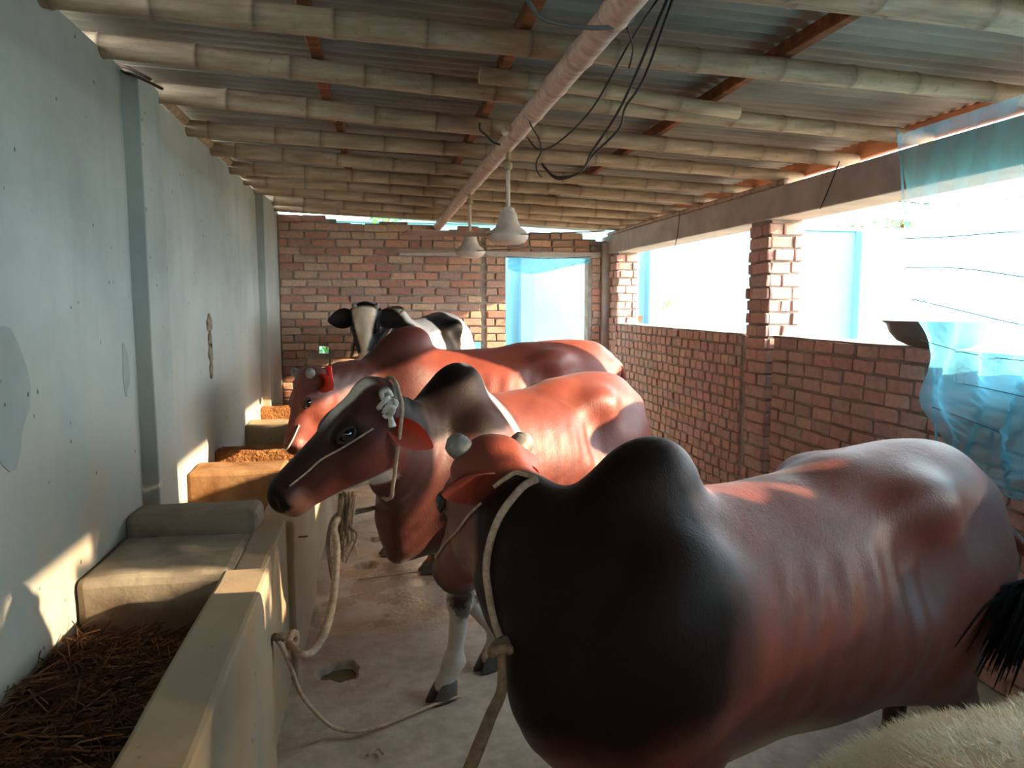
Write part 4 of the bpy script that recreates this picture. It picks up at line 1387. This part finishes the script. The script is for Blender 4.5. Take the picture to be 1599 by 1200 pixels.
    V, F2 = join_arrays(hp_)
    link('tail_switch', mesh('tail_switch', V, F2, True), M['switch'], tl_)['kind'] = 'stuff'
    return dict(root=root, w2l=w2l, hp=hp, q=q, u=u, v=v, w=w, hs=hs, hz=hz, K=K, body=body, P=P, N=normals(P, Fc), yaw=yaw, o=np.array((ox, oy, 0)))

def to_world(c, p):
    y = c['yaw']
    return c['o'] + np.array((math.cos(y) * p[0] - math.sin(y) * p[1], math.sin(y) * p[0] + math.cos(y) * p[1], p[2]))

RED, DRED = np.array(srgb(128, 58, 42)[:3]), np.array(srgb(82, 38, 30)[:3])
BLK, WHT = np.array(srgb(9, 7, 7)[:3]), np.array(srgb(226, 216, 204)[:3])
PINK = np.array(srgb(196, 150, 136)[:3])

def coat1(L, hc, hd, n, N):                       # chestnut with a black forehand
    X, Y, Z = L.T
    c = np.tile(RED * 0.85, (len(L), 1))
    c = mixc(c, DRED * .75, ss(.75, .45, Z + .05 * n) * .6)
    fore = ss(.15, .38, X + .10 * n + .22 * (Z - .95)) * ss(.60, .82, Z + .05 * n + .25 * (X - .4))
    c = mixc(c, BLK, np.clip(fore * (1 - .8 * hd), 0, 1) * .96)
    c = mixc(c, RED * 1.0, ss(.86, .62, Z + .04 * n) * ss(-.1, .2, X) * ss(.54, .44, X) * .9)
    cream = ss(.20, .09, np.hypot((X - .13) / 1.3, (Z - .60) / .8) - .05 * n) * ss(.72, .64, Z)
    c = mixc(c, np.array(srgb(190, 156, 118)[:3]), cream * .75)
    c = mixc(c, BLK, ss(.34, .22, Z) * .7)
    c = mixc(c, RED * .62, hd * ss(.04, .10, hc[:, 0]))
    poll = ss(.19, .12, np.sqrt((hc[:, 0] - .0) ** 2 + hc[:, 1] ** 2 + (hc[:, 2] + .03) ** 2) + .02 * n)
    c = mixc(c, RED * 1.15, poll * .95)
    c = mixc(c, BLK, hd * ss(.43, .47, hc[:, 0]) * .8)
    return c
def coat2(L, hc, hd, n, N):                       # brown, black hump with a white line, white blaze and throat
    X, Y, Z = L.T
    c = np.tile(RED * 1.0, (len(L), 1))
    c = mixc(c, DRED * .8, ss(.15, .50, X + .08 * n) * .85)
    top = ss(.10, .22, X + .04 * n) * ss(1.04, 1.10, Z + .02 * n)
    c = mixc(c, BLK, np.clip(top * (1 - hd), 0, 1) * .95)
    line = ss(.024, .012, np.abs(X - .205 - .10 * (Z - 1.22))) * ss(.95, 1.02, Z) + ss(.03, .015, np.abs(X - .30)) * ss(1.325, 1.34, Z)
    c = mixc(c, WHT, np.clip(line, 0, 1) * (X < .36))
    fr = hd
    c = mixc(c, DRED * .62, fr * .9)
    c = mixc(c, RED * .85, fr * ss(-.10, -.17, hc[:, 2]) * .8)
    c = mixc(c, BLK, fr * ss(.20, .30, hc[:, 0]) * ss(-.10, -.04, hc[:, 2]) * .5)
    bl = fr * ss(.036, .024, np.abs(hc[:, 1] - .03 + .15 * hc[:, 0]) + .006 * n) * ss(-.02, .01, hc[:, 0]) * ss(.24, .15, hc[:, 0]) * ss(-.07, -.04, hc[:, 2])
    c = mixc(c, WHT, np.clip(bl, 0, 1))
    thr = ss(.030, .018, np.abs(hc[:, 2] + .268 - .30 * (hc[:, 0] - .18)) + .008 * n) * ss(.13, .17, hc[:, 0]) * ss(.35, .31, hc[:, 0]) * (np.abs(hc[:, 1]) < .2)
    c = mixc(c, WHT, np.clip(thr * 1.2, 0, 1))
    c = mixc(c, BLK * 2, ss(.065, .03, np.hypot((hc[:, 0] - .184) / 1.3, hc[:, 2] + .035)) * fr * .8)
    c = mixc(c, np.array(srgb(150, 96, 74)[:3]), fr * ss(.38, .44, hc[:, 0]) * ss(-.06, -.10, hc[:, 2]))
    c = mixc(c, BLK * 1.3, fr * ss(.455, .475, hc[:, 0]) * ss(-.115, -.10, hc[:, 2]))
    leg = ss(.60, .52, Z)
    n2 = fbm(L, 24, 5)
    c = mixc(c, WHT * .8, leg * .92)
    c = mixc(c, DRED * .8, leg * ss(.18, .26, n2) * .9)
    c = mixc(c, BLK, leg * ss(.09, .03, np.abs(Z - .37)) * ss(-.1, .0, n2) * .8)
    return c
def coat3(L, hc, hd, n, N):                       # bright red, dark neck
    X, Y, Z = L.T
    c = np.tile(RED * 1.05, (len(L), 1))
    c = mixc(c, DRED * .55, ss(.10, .42, X + .10 * n) * .8)
    c = mixc(c, RED * .75, hd)
    c = mixc(c, BLK, hd * ss(.44, .48, hc[:, 0]) * .8)
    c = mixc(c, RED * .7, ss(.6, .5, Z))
    return c
def coat4(L, hc, hd, n, N):                       # black and white
    X, Y, Z = L.T
    c = np.tile(WHT, (len(L), 1))
    p1 = ss(.06, .03, np.abs(X + .30 + .5 * (Z - 1.1) + .08 * n) - .13) * ss(.70, .8, Z)
    c = mixc(c, BLK, np.clip(p1, 0, 1))
    c = mixc(c, BLK, np.clip(ss(.30, .40, X + .06 * n) * ss(.55, .65, Z), 0, 1))
    c = mixc(c, BLK, hd)
    wd_ = .088 - .07 * np.clip((hc[:, 0] - .05) / .34, 0, 1) + .012 * n
    bl = hd * ss(.012, -.006, np.abs(hc[:, 1] + .012) - wd_) * ss(-.14, -.10, hc[:, 2]) * ss(.0, .03, hc[:, 0])
    c = mixc(c, np.array(srgb(206, 186, 160)[:3]), np.clip(bl, 0, 1))
    c = mixc(c, np.array(srgb(206, 170, 150)[:3]), hd * ss(.40, .44, hc[:, 0]))
    return c
def coat5(L, hc, hd, n, N):                       # cream
    c = np.tile(np.array(srgb(232, 212, 184)[:3]), (len(L), 1))
    return mixc(c, np.array(srgb(206, 180, 150)[:3]), np.clip(.4 + n, 0, 1) * .5)

# the five animals
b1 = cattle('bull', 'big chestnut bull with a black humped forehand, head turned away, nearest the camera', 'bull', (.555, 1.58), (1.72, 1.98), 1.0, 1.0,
            (at(766, 698, Y=1.90), at(692, 872, Y=2.19), (-.25, 1.0, .75)), coat1, hump=.9,
            tail=[(-.83, 0, 1.115), (-.93, .02, 1.03), (-.98, .14, .90), (-.86, .29, .88), (-.66, .335, .90)],
            ears={'l': (.12, -.30, 1.0, (.15, -1.0, -.1)), 'r': (.9, .1, .35), 'wid': 1.5, 'len': .62, 'root': (-.035, -.13), 'lat': .066}, horns=.0, horn_r=.95,
            legs=dict(fl=(.36, .13), fr=(.46, -.14), hl=(-.50, .15), hr=(-.80, -.15)), res=.011, ribs=.0042, brisket=(.50, .80, .54, .76))
b2 = cattle('bull', 'brown bull with white blaze and black hump, head held out over the trough', 'bull', (.29, 3.15), (1.26, 3.84), 1.04, 1.05,
            (at(578, 602, Y=2.74), at(398, 770, Y=2.62), (-.50, -.22, .85)), coat2, hump=.9,
            ears={'l': (-.28, -.95, .50, (.15, .10, 1.0)), 'r': (-.1, -.6, .8), 'wid': .85, 'len': .74, 'root': (.045, -.125)}, horns=-.01, horn_r=.72, horn_v=-.035,
            legs=dict(fl=('w', .262, 2.96), fr=('w', .49, 3.18)), res=.011, ribs=.0022)
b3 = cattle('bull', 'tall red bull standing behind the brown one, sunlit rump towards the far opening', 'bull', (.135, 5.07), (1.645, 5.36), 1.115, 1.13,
            (at(474, 584, Y=4.5), at(438, 706, Y=4.38), (-.75, -.45, .35)), coat3, hump=.95,
            ears={'l': (.10, .0, 1.0, (.3, .9, .3)), 'r': (-.1, -.1, 1.0), 'len': .8}, horns=.005, horn_r=.85, legs=dict(fl=('w', .33, 4.45), fr=('w', .09, 4.80)), res=.0135, ribs=.0022)
b4 = cattle('cow', 'black and white cow with a white face looking out near the back wall', 'cow', (.14, 6.72), (.74, 7.42), 1.27, 1.2,
            (at(571, 479, Y=6.35), at(571, 568, Y=6.16), (-.02, -1.0, .35)), coat4, hump=0.15,
            ears={'l': (.12, .03, 1.0, (.1, 1.0, .2)), 'r': (.12, .03, 1.0, (.1, 1.0, .2)), 'wid': 1.2, 'len': .92, 'root': (.075, -.08)}, horns=-.02, horn_r=.6, head_size=1.12, ear_col=((.012, .011, .012), (.02, .016, .016)), res=.0135, dewlap=.6, udder=True, ribs=.0005)
b5 = cattle('cow', 'cream white cow with fuzzy hair in the bottom corner, only its back showing', 'cow', (1.74, .58), (.68, .80), .865, .95,
            ((2.12, .45, 1.12), (2.40, .42, .72), (.7, 0, .7)), coat5, hump=0.1, res=.015, ribs=0.0, horns=.03, dewlap=.5, udder=True)
# fuzzy hair along the cream cow's back
def fur(c, n, seed, l0=.010, l1=.022):
    P, N = c['P'], c['N']
    rr = np.random.default_rng(seed)
    Wp = np.stack([to_world(c, p) for p in P])
    ok = np.array([i for i in range(len(Wp)) if infront(Wp[i], 80) and Wp[i][2] > .75 and N[i][2] > -.2])
    pick = rr.choice(ok, n)
    L = rr.uniform(l0, l1, n)
    d = N[pick] + rr.normal(0, .35, (n, 3)) + np.array((-.55, 0, -.15))
    d /= np.linalg.norm(d, axis=1)[:, None]
    s = np.cross(d, rr.normal(0, 1, (n, 3))); s /= np.linalg.norm(s, axis=1)[:, None]
    base = P[pick] + rr.normal(0, .005, (n, 3)) - N[pick] * .002
    V = np.stack([base - s * .0006, base + s * .0006, base + d * L[:, None]], 1).reshape(-1, 3)
    Fc = np.arange(3 * n).reshape(-1, 3)
    me = bpy.data.meshes.new('fur')
    me.from_pydata(V.tolist(), [], Fc.tolist())
    o = link('fur', me, M['fur'], c['root'])
    o['kind'] = 'stuff'
M['fur'] = simple('cream_hair', srgb(226, 206, 178), srgb(244, 230, 208), 20, 0.6, 0.3, 0)
fur(b5, 22000, 4)

# ------------------------------------------------------------------ ropes and halters
M['rope'] = simple('pale_twisted_rope', srgb(150, 128, 106), srgb(198, 176, 152), 60, 0.85, 0.2, 0.6, (1, 1, 1), bd=0.004)
M['rope_d'] = simple('grimy_rope', srgb(104, 84, 66), srgb(150, 124, 100), 50, 0.85, 0.2, 0.6, bd=0.004)
M['rope_w'] = simple('white_rope', srgb(186, 180, 170), srgb(222, 216, 206), 60, 0.85, 0.2, 0.6, bd=0.004)
def ring_on(c, o, nrm, up, rmax=.5, n=36, off=.006, band=.016):
    """a loop lying on the animal's skin where a plane cuts it"""
    P = c['P']; nrm = unit(nrm)
    d = (P - o) @ nrm
    up = unit(up - nrm * (up @ nrm)); sd = np.cross(nrm, up)
    m = np.abs(d) < band
    a, b = (P[m] - o) @ up, (P[m] - o) @ sd
    r = np.hypot(a, b); th = np.arctan2(b, a)
    ok = r < rmax
    r, th = r[ok], th[ok]
    R = []
    for k in range(n):
        t = -math.pi + 2 * math.pi * (k + .5) / n
        dd = np.abs((th - t + math.pi) % (2 * math.pi) - math.pi)
        s = r[dd < 2 * math.pi / n]
        R.append(s.max() if len(s) else np.nan)
    R = np.array(R)
    if np.isnan(R).any():
        g = np.where(~np.isnan(R))[0]
        R = np.interp(np.arange(n), g, R[g], period=n)
    # a taut loop: bridge the hollows (convex hull)
    T = -math.pi + 2 * math.pi * (np.arange(n) + .5) / n
    pts = np.stack([R * np.cos(T), R * np.sin(T)], 1)
    for it in range(60):
        mid_ = .5 * (np.roll(pts, 1, 0) + np.roll(pts, -1, 0))
        nr = np.hypot(*mid_.T); cu_ = np.hypot(*pts.T)
        g = nr > cu_
        pts[g] = mid_[g]
    R = np.hypot(*pts.T) + off; T = np.arctan2(pts[:, 1], pts[:, 0])
    L = [o + up * (R[k] * math.cos(T[k])) + sd * (R[k] * math.sin(T[k])) for k in range(n)]
    return L + L[:1]
def on_skin(c, pts, off=.004):
    """push points onto the skin of the animal (nearest skin vertex)"""
    out = []
    for p in pts:
        i = np.argmin(((c['P'] - p) ** 2).sum(1))
        out.append(c['P'][i] + c['N'][i] * off)
    return out
def trace(c, a, b, n=9, off=.004, toward=None):
    """line over the skin from a to b: straight chord pushed out to the surface"""
    pts = [np.array(a) * (1 - t) + np.array(b) * t for t in np.linspace(0, 1, n)]
    return on_skin(c, pts, off)
def W_(c, L):
    return [to_world(c, p) for p in L]
def rope(name, label, pts, r, mat, cat='rope', per=5, seg=8, flat=1.0, wav=0.0, seed=0, parent=None):
    pts = np.array(pts, float)
    if parent is not None:
        return tube(name, pts - np.array(parent.location), r, mat, parent, seg, per, True, flat)
    o = tube(name, pts, r, mat, None, seg, per, True, flat)
    return tag(o, label, cat)

# brown bull: rope behind the ears with a knot on the poll, a thin nose cord across the cheek
def at_c(c, px, py, near, off=.004):
    """skin point of an animal seen at a photo position (the one nearest the eye)"""
    d = cf * FPX + cr * (px - 799.5) + cu * (600 - py)
    d /= np.linalg.norm(d)
    y = c['yaw']
    Rm = np.array(((math.cos(y), -math.sin(y), 0), (math.sin(y), math.cos(y), 0), (0, 0, 1)))
    Wp = c['P'] @ Rm.T + c['o']
    v = Wp - CAM
    t = v @ d
    e = np.linalg.norm(v - t[:, None] * d, axis=1)
    k = np.where(e < .02)[0]
    if len(k) == 0:
        k = np.array([np.argmin(e)])
    i = k[np.argmin(t[k])]
    return Wp[i] + (c['N'][i] @ Rm.T) * off
h2 = thing('halter', 'pale rope halter on the brown bull with white blaze, knotted behind its horn', 'halter', tuple(to_world(b2, b2['hp'](0, 0, 0))))
L = ring_on(b2, b2['hp'](.03, -.14, 0), b2['u'] * .72 + b2['v'] * .69, b2['v'], .30)
rope('neck_loop', '', W_(b2, L), .0075, M['rope'], per=3, parent=h2)
rope('cheek_cord', '', [at_c(b2, 586, 676, 0), at_c(b2, 560, 692, 0), at_c(b2, 530, 710, 0), at_c(b2, 500, 727, 0), at_c(b2, 472, 742, 0), at_c(b2, 448, 752, 0)], .0035, M['rope'], per=4, parent=h2)
kp = at_c(b2, 604, 622, 0, .012)
for i, (dx, dy, dz) in enumerate(((0, 0, .02), (.015, -.01, -.01), (-.012, -.015, .0), (.006, -.02, -.03))):
    a = kp + np.array((dx, dy, dz))
    rope('knot', '', [a + np.array((.018 * math.cos(t * 2.2 + i), -.012 + .012 * math.sin(t * 1.7 + i), .020 * math.sin(t * 2.0 + 2 * i))) for t in np.linspace(0, 3, 6)], .008, M['rope_w'], per=4, parent=h2)
rope('loose_end', '', [kp + np.array((.005, -.015, -.02)), kp + np.array((.012, -.022, -.055)), kp + np.array((.018, -.02, -.085))], [.008, .009, .014], M['rope_w'], per=4, parent=h2)

# frayed tether of the brown bull, from under its jaw to the knot on the trough front
KN = at(452, 1003, X=-.345)
A0 = at_c(b2, 560, 800, 0, .0)
rp2 = thing('tether', 'frayed pale rope hanging from under the jaw and knotted to the trough front wall', 'rope', tuple(KN))
P = [A0 + np.array((0, 0, .02)), at(527, 812, Y=2.72), at(526, 860, Y=2.70), at(521, 930, Y=2.66), at(508, 985, Y=2.60), at(488, 1018, Y=2.53), at(468, 1022, Y=2.48), KN]
rope('cord', '', P, [.010, .012, .014, .015, .017, .015, .013, .012], M['rope'], per=6, parent=rp2)
P = [at(531, 800, Y=2.75), at(518, 815, Y=2.76), at(512, 850, Y=2.76), at(516, 885, Y=2.74), at(520, 905, Y=2.70)]
rope('cord', '', P, .008, M['rope_d'], per=5, parent=rp2)
rr = random.Random(12)
for i in range(16):
    x0 = rr.uniform(524, 556)
    pts = [(x0, 772 + rr.uniform(-4, 6)), (x0 + rr.uniform(-6, 6), 818), (x0 + rr.uniform(-10, 8), 838 + rr.uniform(-8, 8)), (x0 + rr.uniform(-14, 8), rr.uniform(845, 880))]
    rope('fray', '', [at(px, py, Y=2.72 + .03 * rr.random()) for px, py in pts], [.005, .0055, .004, .002], M['rope_d'] if i % 3 else M['rope'], per=4, seg=6, parent=rp2)
for i in range(3):
    a0 = i * 2.1
    rope('knot', '', [KN + np.array((.012 + .020 * math.cos(t + a0) * .6, .024 * math.cos(t + a0), .026 * math.sin(t + a0) + .004 * i)) for t in np.linspace(0, 6.0, 9)], .012, M['rope'], per=4, parent=rp2)
# slack tether lying on the floor
KP = at(433, 1000, X=-.350)
rp1 = thing('tether', 'slack flat rope looping from the trough front down along the wet floor', 'rope', tuple(KP))
P = [KP, at(441, 1012, X=-.335), at(455, 1045, Y=2.50), at(468, 1080, Y=2.50), at(490, 1110, Y=2.50), at(520, 1136, Z=.045), at(555, 1143, Z=.02), at(600, 1133, Z=.012), at(650, 1112, Z=.012), at(690, 1096, Z=.012), at(718, 1088, Z=.012)]
rope('cord', '', P, [.014, .014, .013, .012, .012, .012, .012, .010, .010, .010, .008], M['rope'], per=6, parent=rp1, flat=.6)
rope('wall_loop', '', [KP + np.array((.006 + .012 * math.sin(t), .020 * math.cos(t), .030 * math.sin(t * .5) - .01)) for t in np.linspace(0, 6.28, 8)], .013, M['rope_d'], per=4, parent=rp1)

# black-shouldered bull: neck rope, head cords, hanging lead
h1 = thing('neck_rope', 'long rope round the black neck of the nearest bull with cords over its ear', 'rope', tuple(to_world(b1, b1['hp'](0, 0, 0))))
P = [at_c(b1, px, py, 0, .006) for px, py in ((838, 742), (818, 750), (790, 775), (770, 810), (757, 850), (752, 890), (756, 930), (764, 970), (774, 1000), (784, 1012))]
rope('neck_loop', '', P, .0095, M['rope'], per=5, parent=h1)
rope('head_cord', '', [at_c(b1, px, py, 0, .005) for px, py in ((828, 738), (812, 730), (795, 732), (780, 741), (766, 752))], .006, M['rope'], per=5, parent=h1)
rope('cheek_cord', '', [at_c(b1, px, py, 0, .004) for px, py in ((742, 788), (722, 808), (702, 830), (685, 850), (672, 868))], .0035, M['rope'], per=5, parent=h1)
KL = at_c(b1, 780, 1010, 0, .018)
rope('knot', '', [KL + np.array((.020 * math.cos(t * 1.3), .020 * math.sin(t * 1.3) - .01, .010 * math.sin(t * 2.1))) for t in np.linspace(0, 6, 9)], .011, M['rope_d'], per=4, parent=h1)
yl = KL[1]
P = [KL, at(784, 1040, Y=yl - .02), at(783, 1080, Y=yl - .04), at(768, 1115, Y=yl - .07), at(750, 1160, Y=yl - .1), at(728, 1215, Y=yl - .13)]
o = rope('lead_rope', 'dark lead rope hanging from the neck knot of the nearest bull', P, [.011, .011, .012, .013, .014, .014], M['rope_d'], per=6)

# red bull: strap at the neck, nose cord
M['red'] = simple('bright_red_strap', srgb(214, 34, 22), srgb(232, 52, 34), 10, 0.55, 0.3, 0.1)
h3 = thing('collar', 'bright red strap standing up on the neck of the tall red bull', 'collar', tuple(at_c(b3, 516, 600, 0)))
a = np.array(h3.location)
rope('strap', '', [at_c(b3, 518, 606, 0, .012), at(516, 594, Y=a[1] - .03), at(513, 572, Y=a[1] - .03)], .017, M['red'], per=5, parent=h3, flat=.35)
rope('nose_cord', '', [at_c(b3, px, py, 0) for px, py in ((468, 668), (458, 684), (446, 700), (441, 710))], .005, M['rope_w'], per=4, parent=h3)
# black and white cow: collar
h4 = thing('collar', 'dark chain collar with white links on the black and white cow', 'collar', tuple(to_world(b4, b4['hp'](0, 0, 0))))
nd = unit(b4['q'](.52, 0, .93) - b4['hp'](.045, -.11, 0))
L = ring_on(b4, b4['hp'](.045, -.11, 0) + nd * .16, nd, b4['u'], .36)
rope('strap', '', W_(b4, L), .012, M['rope_d'], per=3, parent=h4)

# small litter on the floor: a few straws
for i, pts in enumerate((((545, 820), (575, 812), (590, 806)), ((560, 905), (600, 900), (655, 893)), ((575, 1180), (590, 1170), (598, 1178)))):
    P = [at(px, py, Z=.008) for px, py in pts]
    tag(tube(['straw_stalk', 'cord_piece', 'straw_stalk'][i], P, .004, M['rope'], None, 5, 5), ['pale straw stalk lying on the floor beside the far drain hole', 'long dull cord end lying across the floor beyond the wet patch', 'short straw stalk lying on the floor near the trough foot'][i], ['straw', 'cord', 'straw'][i])
